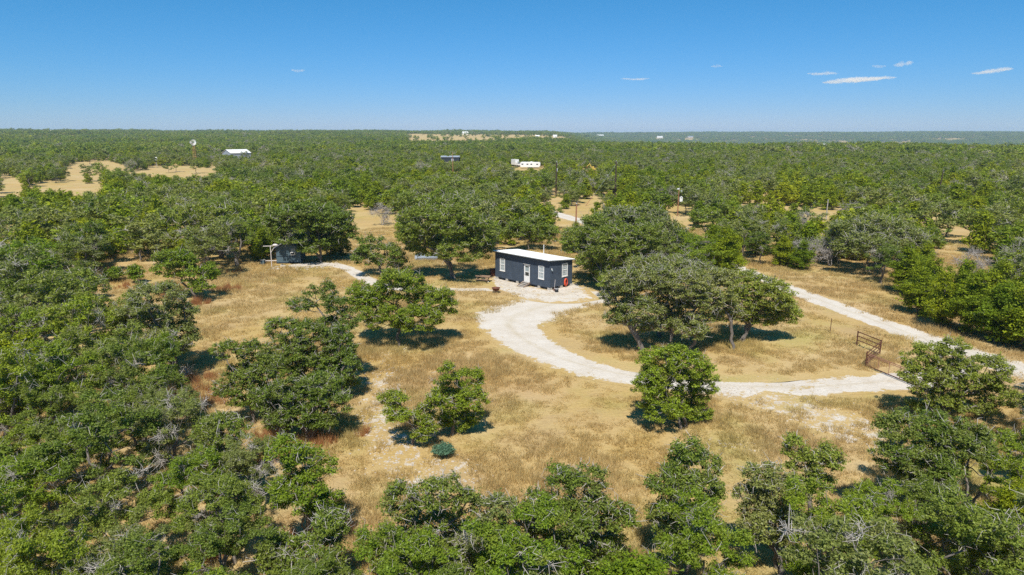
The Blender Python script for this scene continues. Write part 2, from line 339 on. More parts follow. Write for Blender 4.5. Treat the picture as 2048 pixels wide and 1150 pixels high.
# ------------------------------------------------------------------ the dark cabin (origin at its near corner; +X runs along the front wall, +Y out of the front)
CAB = (4.3, 75.5, 0.0); CAB_RZ = math.radians(134); CL, CW = 9.1, 3.8
cab = thing('cabin', 'dark slate blue cabin on block piers with pale sloping metal roof', 'cabin', CAB, CAB_RZ)
def wall(name, mat, parent, us, zt, holes, place, thick=0.10, z0=0.32):
    """A wall between u = us[0]..us[1] with a straight top from zt[0] to zt[1]; holes are (u0,u1,z0,z1); place(u,z,d) gives local xyz at depth d."""
    U = sorted({us[0], us[1], *[h[0] for h in holes], *[h[1] for h in holes]}); Z = sorted({z0, *[h[2] for h in holes], *[h[3] for h in holes]})
    top = lambda u: zt[0] + (zt[1] - zt[0]) * (u - us[0]) / (us[1] - us[0])
    bm = bmesh.new(); V = {}
    def vert(u, k):
        if (u, k) not in V: V[u, k] = bm.verts.new(place(u, Z[k] if k < len(Z) else top(u), 0))
        return V[u, k]
    for a, b in zip(U, U[1:]):
        for k in range(len(Z)):
            zc = (Z[k] + (Z[k + 1] if k + 1 < len(Z) else Z[k] + .02)) / 2; uc = (a + b) / 2
            if any(h[0] < uc < h[1] and h[2] < zc < h[3] for h in holes): continue
            bm.faces.new((vert(a, k), vert(b, k), vert(b, k + 1), vert(a, k + 1)))
    r = bmesh.ops.extrude_face_region(bm, geom=bm.faces[:]); d = Vector(place(0, 0, thick)) - Vector(place(0, 0, 0))
    bmesh.ops.translate(bm, vec=d, verts=[e for e in r['geom'] if isinstance(e, bmesh.types.BMVert)])
    bmesh.ops.recalc_face_normals(bm, faces=bm.faces[:])
    me = bpy.data.meshes.new(name); bm.to_mesh(me); bm.free(); me.materials.append(M[mat]); return link(name, me, parent)
FZ, BZ = 3.36, 3.04
h_lw, h_dr, h_rw = (7.43, 8.27, 1.18, 2.70), (3.18, 4.14, 0.45, 2.52), (0.95, 1.80, 1.16, 2.68)
front = lambda u, z, d: (u, -d, z)
wall('front_wall', 'slate', cab, (0, CL), (FZ, FZ), [h_lw, h_dr, h_rw], front)
h_ew = (2.02, 2.95, 1.33, 2.82)
end = lambda u, z, d: (d, -u, z)
wall('end_wall', 'slate', cab, (0.102, CW - 0.102), (FZ - 0.01, BZ), [h_ew], end)
wall('end_wall', 'slate', cab, (0.102, CW - 0.102), (FZ - 0.01, BZ), [], lambda u, z, d: (CL - d, -u, z))
wall('back_wall', 'slate', cab, (0, CL), (BZ, BZ), [], lambda u, z, d: (u, -CW + d, z))
MB().box((CL / 2, -CW / 2, 0.35), (CL - 0.24, CW - 0.24, 0.05)).build('floor_deck', 'wood', cab)
MB().box((CL / 2, -CW + 0.6, 1.7), (CL - 0.3, 0.05, 2.4)).build('inner_partition', 'black', cab)
for u in (0.028, CL - 0.028): MB().box((u, 0.012, (FZ + .32) / 2), (0.10, 0.025, FZ - .34)).build('corner_board', 'slate', cab)
for u in (1.22, 2.44, 4.88, 6.1, 7.32):
    MB().box((u + .01, 0.006, (FZ + .32) / 2 if not (0.9 < u < 1.85 or 7.4 < u < 8.3) else 0.74), (0.035, 0.012, FZ - .36 if not (0.9 < u < 1.85 or 7.4 < u < 8.3) else 0.8)).build('batten', 'slate', cab)
def sash_window(hole, place, parent, name='window', rows=2, cols=3):
    u0, u1, z0, z1 = hole; fw = 0.075
    def bar(a, b, c, d, dep=-0.02, th=0.07):
        p = place((a + b) / 2, (c + d) / 2, dep + th / 2); q = place(1, 0, 0); along_x = abs(q[0]) > 0.5
        return MB().box(p, (b - a, th, d - c) if along_x else (th, b - a, d - c))
    f = MB()
    for (a, b, c, d) in ((u0 - .02, u0 + fw, z0, z1), (u1 - fw, u1 + .02, z0, z1), (u0 + fw, u1 - fw, z1 - fw, z1 + .02), (u0 + fw, u1 - fw, z0, z0 + fw)):
        k = bar(a, b, c, d); f.add(k.v, k.f)
    o = f.build(name, 'white', parent)
    bar(u0 - .05, u1 + .05, z0 - .06, z0 - .003, -0.05, 0.12).build('sill', 'white', o)
    zm = (z0 + z1) / 2
    bar(u0 + fw, u1 - fw, zm - .035, zm + .035, -.012, .05).build('meeting_rail', 'white', o)
    for a, b, g in ((zm + .035, z1 - fw, 'glass'), (z0 + fw, zm - .035, 'glass')):
        bar(u0 + fw, u1 - fw, a, b, 0.03, .008).build('pane', g, o)
        for i in range(1, cols):
            uu = u0 + fw + (u1 - u0 - 2 * fw) * i / cols; bar(uu - .012, uu + .012, a, b, 0.004, .02).build('muntin', 'white', o)
        for i in range(1, rows):
            zz = a + (b - a) * i / rows; bar(u0 + fw, u1 - fw, zz - .012, zz + .012, 0.006, .016).build('muntin', 'white', o)
    return o
sash_window(h_lw, front, cab); sash_window(h_rw, front, cab); sash_window(h_ew, end, cab, rows=3, cols=3)
u0, u1, z0, z1 = h_dr                                                     # the door
dr = MB()
for a, b, c, d in ((u0, u0 + .17, z0, z1), (u1 - .17, u1, z0, z1), (u0 + .17, u1 - .17, z0, z0 + .72), (u0 + .17, u1 - .17, z1 - .2, z1), (u0 + .17, u1 - .17, 1.62, 1.70)):
    dr.box(((a + b) / 2, -.015, (c + d) / 2), (b - a, .05, d - c))
door = dr.build('door', 'white', cab)
MB().box(((u0 + u1) / 2, -.02, 2.01), (u1 - u0 - .34, .01, .62)).build('pane', 'glass', door)
MB().box(((u0 + u1) / 2, -.02, 1.395), (u1 - u0 - .34, .01, .45)).build('pane', 'glassdark', door)
MB().box(((u0 + u1) / 2, -.008, 2.26), (u1 - u0 - .34, .012, .12)).build('blind', 'glassdark', door)
MB().tube([(u1 - .09, .01, 1.38), (u1 - .09, .06, 1.38), (u1 - .16, .06, 1.38)], .014, 6).build('handle', 'metal', door)
for a, b in ((u0 - .07, u0 - .003), (u1 + .003, u1 + .07)): MB().box(((a + b) / 2, .015, (z0 + z1) / 2), (b - a, .03, z1 - z0)).build('door_casing', 'slate', cab)
MB().box(((u0 + u1) / 2, .06, z1 + .04), (u1 - u0 + .2, .14, .025)).build('drip_cap', 'metal', cab)
# roof: ribbed sheets laid side by side on rafters
RT = lambda y: FZ + 0.145 + (BZ - FZ) * (-y / CW)                        # underside of the sheets at local y
ns = 10; sw = (CL + 0.5) / ns
for i in range(ns):
    x0 = -0.25 + i * sw; prof = []
    for k in range(4):
        b = x0 + sw * k / 4; prof += [(b, 0), (b + sw * .17, 0), (b + sw * .19, .025), (b + sw * .23, .025)]
    prof.append((x0 + sw - .004, 0)); v = []; fcs = []
    for y in (0.46, -CW - 0.35):
        for x, h in prof: v.append((x, y, RT(y) + h + .004 * (i % 2)))
    n = len(prof)
    for k in range(n - 1): fcs.append((k, k + 1, n + k + 1, n + k))
    s = MB().add(v, fcs); o = s.build('roof_sheet', 'roof', cab); sm = o.modifiers.new('thick', 'SOLIDIFY'); sm.thickness = .012
for i in range(16):
    u = 0.05 + i * (CL - .1) / 15
    MB().beam((u, .40, RT(.40) - .075), (u, -CW - .3, RT(-CW - .3) - .075), .045, .14).build('rafter', 'trimdark', cab)
MB().beam((-.27, .452, RT(.452) - .035), (CL + .27, .452, RT(.452) - .035), .02, .06).build('roof_edge_trim', 'roofedge', cab)
for u in (-.262, CL + .262): MB().beam((u, .46, RT(.46) - .03), (u, -CW - .35, RT(-CW - .35) - .03), .02, .09).build('roof_edge_trim', 'roofedge', cab)
MB().tube([(4.5, -CW + .1, 2.9), (4.5, -CW + .1, 4.35)], .04, 8).build('vent_pipe', 'white', cab)
for u, hh in ((-0.0, 0), (1.75, 0), (3.5, 0), (5.3, 0), (7.1, 0), (8.8, 0)):
    for v in (0.0, 1.8, 3.5):
        uu = min(max(u, .22), CL - .22); MB().box((uu, -v - .2, .15), (.40, .38, .325), rz=.03 * math.sin(u * 9 + v)).build('pier', 'concrete', cab)
for v, zz in ((-.06, .27), (-CW + .06, .27)): MB().box((CL / 2, v, zz), (CL - .1, .09, .1)).build('floor_beam', 'trimdark', cab)
lp = MB().box((-.03, -.25, 2.45), (.06, .10, .16)).build('wall_lamp', 'white', cab)
MB().lathe((-.11, -.25, 2.26), [(.02, .16), (.07, .14), (.085, 0), (.0, -.01)], 10).build('lamp_shade', 'glass', lp)
st = thing('wooden_steps', 'weathered grey plank steps leading up to the white cabin door', 'steps', (CAB[0], CAB[1], 0), CAB_RZ)
for i in range(4):
    MB().box((3.66, .17 + .27 * (3 - i), .075 + .115 * i), (1.15, .26, .04)).build('tread', 'woodgrey', st)
for u in (3.12, 4.2): MB().beam((u, 1.13, .02), (u, .03, .44), .045, .16).build('stringer', 'wood', st)

def cabp(u, v, z=0.0):                        # cabin-local (along front, outward) to world
    c, s = math.cos(CAB_RZ), math.sin(CAB_RZ); return (CAB[0] + u * c - v * s, CAB[1] + u * s + v * c, z)
t = thing('garden_hose', 'orange red hose coiled on a hanger on the cabin end wall', 'hose', cabp(-.005, -2.6), CAB_RZ)
for k in range(4):
    pts = [(-.08 - .035 * (k % 2) - .03 * (k // 2), .27 * (1 - .06 * k) * math.sin(a), .62 + .44 * (1 - .05 * k) * math.cos(a)) for a in np.linspace(0, 6.283, 25)]
    MB().tube(pts, .036, 6, False).build('hose_coil', 'orange', t, True)
MB().tube([(0, 0, .98), (-.16, 0, .98), (-.18, 0, 1.06)], .02, 6).build('hanger', 'orange', t)
MB().box((-.03, 0, .62), (.05, .16, .5)).build('backing_plate', 'orange', t)
t = thing('plastic_bucket', 'black plastic bucket with pale rim standing at the cabin corner', 'bucket', cabp(-1.02, .0))
MB().lathe((0, 0, 0), [(0, .0), (.19, .0), (.235, .42), (.215, .42), (.18, .08), (0, .08)], 18).build('bucket_body', 'black', t, True)
MB().lathe((0, 0, .405), [(.232, 0), (.252, 0), (.252, .035), (.232, .035)], 18).build('rim', 'white', t)
MB().lathe((0, 0, .33), [(0, .03), (.205, .03)], 14).build('contents', 'white', t)
t = thing('shovel', 'long handled shovel leaning against the cabin corner', 'shovel', cabp(-.42, -.28))
MB().tube([(0, 0, .28), (.10, .16, 1.28)], .018, 6).build('handle', 'pipe', t)
MB().add([(-.11, -.03, .0), (.0, -.05, -.01), (.11, .0, .0), (-.11, .03, .24), (0, .02, .26), (.11, .06, .24), (0, .045, .34)], [(0, 1, 4, 3), (1, 2, 5, 4), (3, 4, 6), (4, 5, 6)]).build('blade', 'rust', t)
t = thing('rust_brown_chest', 'rust brown box standing at the far end of the cabin', 'box', G(987, 552), math.radians(20))
MB().box((0, 0, .45), (.75, .7, .86)).build('body', 'rustbowl', t, bevel=.02); MB().box((0, 0, .91), (.8, .75, .05)).build('lid', 'rust', t)
# picnic table
t = thing('picnic_table', 'weathered brown wooden picnic table with two benches beside the cabin', 'picnic table', G(966, 564), math.radians(-16))
for i in range(5): MB().box((0, -.3 + .15 * i, .74), (1.8, .14, .04)).build('table_board', 'wood', t)
for y in (-.72, .72):
    for k in (-.07, .07): MB().box((0, y + k, .44), (1.8, .13, .04)).build('bench_board', 'wood', t)
for x in (-.6, .6):
    MB().beam((x, -.8, .40), (x, .8, .40), .04, .09).build('cross_brace', 'wood', t); MB().beam((x + .045, -.34, .68), (x + .045, .34, .68), .04, .08).build('cross_brace', 'wood', t)
    for s in (-1, 1): MB().beam((x - .045, s * .62, 0), (x - .045, s * .22, .72), .04, .09).build('leg', 'wood', t)
# fire pit
t = thing('fire_pit', 'round rusty steel fire bowl on three legs on the dry grass', 'fire pit', G(992, 586), 0.3)
MB().lathe((0, 0, .25), [(0, 0), (.22, .02), (.36, .10), (.43, .30), (.50, .33), (.50, .36), (.41, .345), (.34, .13), (.2, .05), (0, .03)], 24).build('bowl', 'rustbowl', t, True)
for a in (0.2, 2.3, 4.4): MB().tube([(.3 * math.cos(a), .3 * math.sin(a), .34), (.46 * math.cos(a), .46 * math.sin(a), 0)], .025, 6).build('leg', 'rust', t)
MB().lathe((0, 0, .36), [(0, .02), (.18, .03), (.34, .0)], 14).build('ash_bed', 'ash', t)

# ------------------------------------------------------------------ the small shed under the oaks
SH = G(578, 527); sh = thing('small_shed', 'small faded blue shed with gabled roof half under oak branches', 'shed', SH, math.radians(6)); a, b, e, pk = 1.62, 3.4, 2.25, 3.05
S2 = lambda u, z, d: (u, d, z)
wf = wall('front_wall', 'slate2', sh, (-a, 0), (e, pk), [], S2, .08, .05); wall('front_wall', 'slate2', sh, (0, a), (pk, e), [(.35, .95, 1.2, 2.05)], S2, .08, .05)
for x in (-a, a - .08): wall('side_wall', 'slate2', sh, (.083, b), (e - .03, e - .03), [], lambda u, z, d, x=x: (x + d, u, z), .08, .05)
wall('back_wall', 'slate2', sh, (-a + .09, a - .09), (e - .05, e - .05), [], lambda u, z, d: (u, b - d, z), .08, .05)
for s in (-1, 1):
    MB().beam((s * (a + .28) / 2, -.3, (e - .10 + pk + .06) / 2), (s * (a + .28) / 2, b + .3, (e - .10 + pk + .06) / 2), .04, .04)
    v = [(0, -.35, pk + .05), (s * (a + .3), -.35, e - .1), (s * (a + .3), b + .3, e - .1), (0, b + .3, pk + .05)]
    o = MB().add(v, [(0, 1, 2, 3)]).build('roof_slope', 'roofdull', sh); md = o.modifiers.new('t', 'SOLIDIFY'); md.thickness = .04; md.offset = 0
    MB().beam((0, -.36, pk - .01), (s * (a + .3), -.36, e - .16), .03, .12).build('barge_board', 'trimdark', sh)
MB().box((-.2, -.012, 1.0), (2.7, .024, .06)).build('trim_board', 'trimdark', sh)
MB().box((-.1, -.012, .12), (3.0, .03, .13)).build('skirt_board', 'trimdark', sh)
MB().box((.65, .03, 1.83), (.58, .03, .44)).build('window', 'glass', sh)
ac = MB().box((.65, -.12, 1.42), (.58, .5, .40)).build('air_conditioner', 'white', sh, bevel=.02); MB().box((.65, -.375, 1.42), (.44, .02, .28)).build('grille', 'black', ac)
pp = thing('pipe_post', 'pale pipe post with cross arm and brace beside the small shed', 'post', G(544, 536))
MB().tube([(0, 0, 0), (0, 0, 2.9)], .055, 8).build('post', 'pipe', pp); MB().tube([(-.95, 0, 2.92), (.75, .1, 2.95)], .045, 8).build('cross_arm', 'pipe', pp)
MB().tube([(0, .01, 2.05), (.55, .06, 2.9)], .035, 6).build('brace', 'pipe', pp)
t = thing('canvas_bundle', 'pale canvas bundle tied on the cross arm of the pipe post', 'bundle', (G(544, 536)[0] + .62, G(544, 536)[1] + .08, 2.98)); rg = random.Random(5)
prof = [(0, -.05), (.20, -.03), (.25, .07), (.19, .17), (.08, .22), (0, .23)]; m = MB().lathe((0, 0, 0), prof, 12); m.v = [(x * 1.35 * (1 + .15 * rg.random()), y * (1 + .2 * rg.random()), z * (1 + .2 * rg.random())) for x, y, z in m.v]
m.build('canvas', 'pipe', t); MB().lathe((0, 0, .1), [(.26, -.03), (.28, -.02), (.26, .0)], 10).build('cord', 'wood', t)
t = thing('plank_bench', 'low pale plank bench beside the small shed', 'bench', G(543, 527), .05)
MB().box((0, 0, .40), (1.7, .3, .05)).build('seat', 'pipe', t)
for x in (-.7, .7): MB().box((x, 0, .19), (.06, .26, .37)).build('leg', 'wood', t)
t = thing('storage_bin', 'grey plastic bin under the oak beside the plank bench', 'bin', G(526, 529))
MB().box((0, 0, .32), (.5, .45, .62), taper=1.12).build('bin_body', 'slate2', t, bevel=.02); MB().box((0, 0, .655), (.6, .55, .05)).build('lid', 'metal', t)
t = thing('metal_sheet_stack', 'pale corrugated metal sheets lying in the shade of the big oak', 'metal sheets', G(851, 519), .12)
for i in range(4):
    v = []; n = 26
    for y in (-.9, .9):
        for k in range(n): v.append((-1.5 + 3.0 * k / (n - 1) + .1 * i, y * (1 - .05 * i), .10 + .09 * i + .03 * (k % 2) + (y + .9) * .25))
    o = MB().add(v, [(k, k + 1, n + k + 1, n + k) for k in range(n - 1)]).build('sheet', 'metal', t); md = o.modifiers.new('t', 'SOLIDIFY'); md.thickness = .01
MB().box((0, .8, .22), (3.0, .2, .42)).build('timber_rest', 'wood', t)

# ------------------------------------------------------------------ pipe fence and gate
P1, P2, P3, P4 = (Vector(G(*p)) for p in ((1713, 691), (1759, 710), (1731, 734), (1840, 779)))
def panel(name, label, A, B, hts, ptop, posts=(1, 1)):
    t = thing(name, label, 'fence', A, 0, 'rusty pipe fence panels'); d = B - A
    for k, p in enumerate((Vector((0, 0, 0)), d)):
        if posts[k]: MB().tube([p, p + Vector((0, 0, ptop))], .055, 8).build('post', 'rust', t)
    for h in hts: MB().tube([Vector((0, 0, h)), d + Vector((0, 0, h))], .038, 6).build('rail', 'rust', t)
panel('pipe_fence', 'rusty three rail pipe fence panel standing free in the dry grass', P1, P2, (.5, .85, 1.2), 1.27)
panel('pipe_fence', 'rusty slanting pipe fence panel hung on the gate post', P2 + Vector((-.12, -.12, 0)), P3, (.3, .55, .85, 1.12), 1.25, (0, 1))
gt = thing('farm_gate', 'wide weathered red tube gate with wire mesh across the drive', 'gate', P3 + Vector((.06, -.16, 0))); d = (P4 - P3); d.z = 0
for h in (.16, .98, 1.1): MB().tube([Vector((0, 0, h)), d + Vector((0, 0, h))], .03, 6).build('rail', 'rustpale' if h > .5 else 'rust', gt)
for k in range(6): p = d * (k / 5); MB().tube([p + Vector((0, 0, .16)), p + Vector((0, 0, 1.1))], .024, 6).build('upright', 'rustpale', gt)
mb = MB()
for k in range(1, 40): p = d * (k / 40); mb.tube([p + Vector((0, 0, .17)), p + Vector((0, 0, .98))], .005, 3)
for h in (.3, .44, .58, .72, .86): mb.tube([Vector((0, 0, h)), d + Vector((0, 0, h))], .005, 3)
o = mb.build('wire_mesh', 'rustpale', gt); o['kind'] = 'stuff'
for h in (.35, .95): MB().box((.0, .06, h), (.06, .14, .05)).build('hinge', 'rust', gt)
t = tag(MB().tube([(0, 0, 0), (.01, 0, 1.0), (.0, 0, 1.35)], [.03, .028, .03], 6).build('fence_stake', 'rust'), 'thin rusty stake alone in the dry grass by the road', 'stake'); t.location = G(1660, 666)

# ------------------------------------------------------------------ poles, mill, far buildings and vehicles
def pole(label, px, py, top, r=.24, mat='pole', arm=True, cap=True):
    b = G(px, py); ztop = onplane(px, top, b[1])[2]; t = thing('utility_pole', label, 'pole', b)
    MB().tube([(0, 0, -.2), (0, 0, ztop * .5), (.02, 0, ztop)], [r, r * .85, r * .7], 10).build('shaft', mat, t)
    if cap: MB().lathe((.02, 0, ztop), [(r * .72, -.05), (r * .75, .02), (r * .3, .1), (0, .12)], 10).build('cap', 'metal', t)
    if arm:
        for z in (-.35, -.75): MB().lathe((.02 + r, 0, ztop + z), [(0, -.06), (.05, -.05), (.06, 0), (.05, .06), (0, .08)], 8).build('insulator', 'white', t)
    return t, b, ztop
t, b, zt = pole('dark wooden utility pole rising from the wood beside the guyed pole', 1112, 394, 324)
MB().box((.22, 0, zt - 2.2), (.3, .3, .8)).build('transformer', 'metal', t, bevel=.05)
t, b, zt = pole('dark wooden utility pole with a slanting guy wire and stake', 1230, 398, 322)
q = Vector(G(1171, 412)) - Vector(b); MB().tube([(0, 0, zt - .9), q], .022, 5).build('guy_wire', 'metal', t); MB().tube([q, q + (Vector((0, 0, zt - .9)) - q) * .22], .075, 6).build('guy_guard', 'polered', t)
pole('short reddish cedar pole beside the gravel road in the wood', 1152, 448, 407, .17, 'polered', False)
t, b, zt = pole('short pole carrying white meter boxes in a bare gap', 1355, 432, 377, .13, 'polered', False)
MB().box((.55, -.1, zt - 2.3), (.62, .35, 1.0)).build('meter_box', 'white', t, bevel=.03); MB().lathe((.55, -.3, zt - 1.75), [(0, -.1), (.15, -.1), (.15, .1), (0, .12)], 12).build('meter', 'white', t)
MB().box((-.15, 0, zt - .1), (.5, .3, .22)).build('lamp_head', 'white', t, bevel=.03); MB().box((.6, 0, zt - .55), (.22, .22, .4)).build('junction_box', 'metal', t, bevel=.03); MB().tube([(0, 0, zt - .4), (.6, 0, zt - .5)], .03, 6).build('bracket', 'metal', t)
pole('lone leaning utility pole in the wood across the gravel road', 1878, 384, 340, .2)[0].rotation_euler = (0, math.radians(4), 0)
pole('short grey post in the thicket behind the bleached dead oaks', 1652, 440, 400, .13, 'woodgrey', False)
pole('thin brown pole in front of the blue roofed shed', 906, 352, 304, .16, 'polered')
pole('thin distant pole near the windmill', 777, 330, 291, .16)
pole('dark distant pole behind the white trailer', 860, 318, 293, .16)

wm = thing('windmill', 'ranch windmill with pale wheel and tail on a rusty lattice tower', 'windmill', G(392, 331)); zc = 12.6
for sx in (-1, 1):
    for sy in (-1, 1): MB().tube([(sx * 1.15, sy * 1.15, 0), (sx * .3, sy * .3, zc - .3)], .11, 5).build('tower_leg', 'towerrust', wm)
for z in (2.4, 4.8, 7.2, 9.4):
    h = 1.15 - (1.15 - .22) * z / (zc - .3)
    for p, q in (((-h, -h), (h, -h)), ((h, -h), (h, h)), ((h, h), (-h, h)), ((-h, h), (-h, -h))): MB().tube([(*p, z), (*q, z)], .06, 4).build('girt', 'towerrust', wm)
wh = MB().lathe((0, 0, 0), [(1.62, -.03), (1.66, -.03), (1.66, .03), (1.62, .03), (1.62, -.03)], 36); wh.v = [(x, -.6 + z, zc + y) for x, y, z in wh.v]; whl = wh.build('wheel', 'metal', wm)
for k in range(18):
    a0 = k * math.pi / 9; da = .12; r0, r1 = .5, 1.62
    v = [(r * math.cos(a0 + s * da), -.6 + s * .12, zc + r * math.sin(a0 + s * da)) for r, s in ((r0, -1), (r0, 1), (r1, 1), (r1, -1))]
    MB().add(v, [(0, 1, 2, 3)]).build('blade', 'white', whl)
MB().tube([(0, -.65, zc), (0, .5, zc)], .16, 10).build('hub', 'metal', wm); MB().tube([(0, .2, zc), (-2.1, .9, zc)], .05, 5).build('tail_bone', 'metal', wm)
MB().add([(-1.3, .62, zc - .25), (-2.5, 1.03, zc - .6), (-2.7, 1.1, zc), (-2.5, 1.03, zc + .6), (-1.3, .62, zc + .25)], [(0, 1, 2, 3, 4)]).build('tail_vane', 'white', wm)
def gable(name, label, px, py, L_, W_, eave, ridge, rz, wm_, rm, z=None, win=0):
    x, y, _ = G(px, py); 
    if z is not None: x, y, z = z
    else: z = float(hz(x, y))
    t = thing(name, label, 'building', (x, y, z - .1), rz); a, b = L_ / 2, W_ / 2
    MB().add([(-a, -b, 0), (a, -b, 0), (a, b, 0), (-a, b, 0), (-a, -b, eave), (a, -b, eave), (a, b, eave), (-a, b, eave), (-a, 0, ridge), (a, 0, ridge)],
             [(0, 1, 5, 4), (2, 3, 7, 6), (1, 2, 6, 9, 5), (3, 0, 4, 8, 7), (4, 5, 9, 8), (6, 7, 8, 9)]).build('walls', wm_, t)
    for s in (-1, 1):
        o = MB().add([(-a - .4, 0, ridge + .12), (a + .4, 0, ridge + .12), (a + .4, s * (b + .4), eave - .02), (-a - .4, s * (b + .4), eave - .02)], [(0, 1, 2, 3)]).build('roof_slope', rm, t)
        md = o.modifiers.new('t', 'SOLIDIFY'); md.thickness = .08; md.offset = 0
    for k in range(win):
        MB().box((-a + (k + .7) * L_ / (win + .4), -b - .02, eave * .55), (1.3, .06, 1.2)).build('window', 'glassdark', t)
    MB().box((a * .25, -b - .02, min(eave * .45, 1.15)), (1.6, .06, min(eave * .85, 2.2))).build('door', 'roofdull', t)
    return t
gable('barn', 'white roofed metal barn among the trees beside the windmill', 474, 318, 15, 11, 4.3, 6.6, math.radians(52), 'roofdull', 'white')
gable('open_shed', 'low long shed with dull blue metal roof deep in the wood', 901, 324, 11, 6, 3.2, 3.9, math.radians(2), 'trimdark', 'roofdull')
# travel trailer
tr = thing('travel_trailer', 'long white travel trailer with small dark windows parked in the wood', 'trailer', G(1061, 337), math.radians(-10))
v = []
for y in (-1.25, 1.25):
    for x, z in ((-5.1, .7), (4.3, .7), (5.1, 1.3), (5.1, 2.6), (4.6, 3.25), (-4.7, 3.3), (-5.1, 2.8)): v.append((x, y, z))
MB().add(v, [tuple(range(7)), tuple(range(13, 6, -1)), *[(k, k + 7, (k + 1) % 7 + 7, (k + 1) % 7) for k in range(7)]]).build('body', 'white', tr, bevel=.08)
for x in (-4.0, -1.4, .6, 3.6): MB().box((x, -1.26, 2.2), (.95, .05, .55)).build('window', 'glassdark', tr)
MB().box((-2.7, -1.26, 1.75), (.7, .05, 1.8)).build('door', 'roof', tr); MB().box((.5, 0, 3.38), (1.1, .9, .25)).build('roof_unit', 'white', tr, bevel=.04)
for x in (-.6, .5):
    for y in (-1.1, 1.1): m = MB().lathe((0, 0, 0), [(0, -.12), (.36, -.12), (.36, .12), (0, .12)], 14); m.v = [(x + p[0], y + p[2], .36 + p[1]) for p in m.v]; m.build('wheel', 'black', tr)
MB().beam((5.0, 0, .6), (6.3, 0, .55), .25, .12).build('drawbar', 'black', tr)
# truck behind it
tk = thing('parked_truck', 'white box truck with dark windscreen parked behind the travel trailer', 'truck', G(1033, 333), math.radians(-60))
MB().box((-1.6, 0, 2.35), (4.6, 2.3, 2.9)).build('cargo_box', 'white', tk, bevel=.05); MB().box((1.7, 0, 1.5), (1.7, 2.1, 1.7)).build('cab', 'white', tk, bevel=.15); MB().box((3.0, 0, 1.15), (1.2, 1.9, .9)).build('bonnet', 'white', tk, bevel=.12)
MB().box((2.57, 0, 1.95), (.06, 1.8, .65)).build('windscreen', 'glassdark', tk); MB().box((0, 0, .72), (6.8, 1.2, .22)).build('chassis', 'black', tk)
for x in (-2.6, 2.7):
    for y in (-.95, .95): m = MB().lathe((0, 0, 0), [(0, -.14), (.45, -.14), (.45, .14), (0, .14)], 14); m.v = [(x + p[0], y + p[2], .45 + p[1]) for p in m.v]; m.build('wheel', 'black', tk)
# excavator
ex = thing('excavator', 'small yellow excavator with bent arm at a dark gap in the wood', 'excavator', G(1187, 342), math.radians(180))
for y in (-.9, .9): m = MB().tube([(-1.3, y, .4), (1.3, y, .4)], .4, 10); m.v = [(p[0], y + (p[1] - y) * .6, p[2]) for p in m.v]; m.build('track', 'black', ex)
MB().box((-.3, 0, 1.35), (2.4, 2.0, 1.0)).build('house', 'yellow', ex, bevel=.08); c = MB().box((.35, .5, 2.2), (1.1, .9, 1.3)).build('cab', 'yellow', ex, bevel=.06); MB().box((.35, .02, 2.35), (.9, .04, .8)).build('window', 'glassdark', c)
MB().beam((.8, -.3, 1.6), (2.4, -.3, 4.4), .35, .45).build('boom', 'yellow', ex); MB().beam((2.4, -.3, 4.4), (4.2, -.3, 2.6), .3, .38).build('stick', 'yellow', ex)
ex.scale = (.78, .78, .78)
MB().add([(3.9, -.7, 2.7), (4.6, -.7, 2.5), (4.3, -.7, 1.7), (3.6, -.7, 2.0), (3.9, .1, 2.7), (4.6, .1, 2.5), (4.3, .1, 1.7), (3.6, .1, 2.0)], [(0, 1, 2, 3), (7, 6, 5, 4), (1, 5, 6, 2), (2, 6, 7, 3), (3, 7, 4, 0)]).build('bucket', 'rust', ex)
wt = thing('water_tank_post', 'slim pale post with white tank on top at the pasture edge', 'post', G(314, 333))
MB().tube([(0, 0, 0), (0, 0, 3.4)], .14, 8).build('post', 'metal', wt); MB().lathe((0, 0, 3.4), [(0, 0), (.55, 0), (.6, .2), (.6, 1.2), (.3, 1.55), (0, 1.6)], 14).build('tank', 'white', wt)
def far_at(px, py, r):                        # a point on the far terrain near that sight line
    d = ray(px, py); h = math.hypot(d[0], d[1]); x, y = d[0] / h * r, d[1] / h * r; return (x, y, float(hz(x, y)))
FAR = []
def terrain_hit(px, py, r0=400, r1=7000):
    d = ray(px, py); h = math.hypot(d[0], d[1]); rr = np.geomspace(r0, r1, 900); x = d[0] / h * rr; y = d[1] / h * rr; zz = CAM_H + d[2] / h * rr
    k = np.nonzero(zz <= hz(x, y) + 1.0)[0]; k = k[0] if len(k) else 899
    return (float(x[k]), float(y[k]), float(hz(x[k], y[k])))
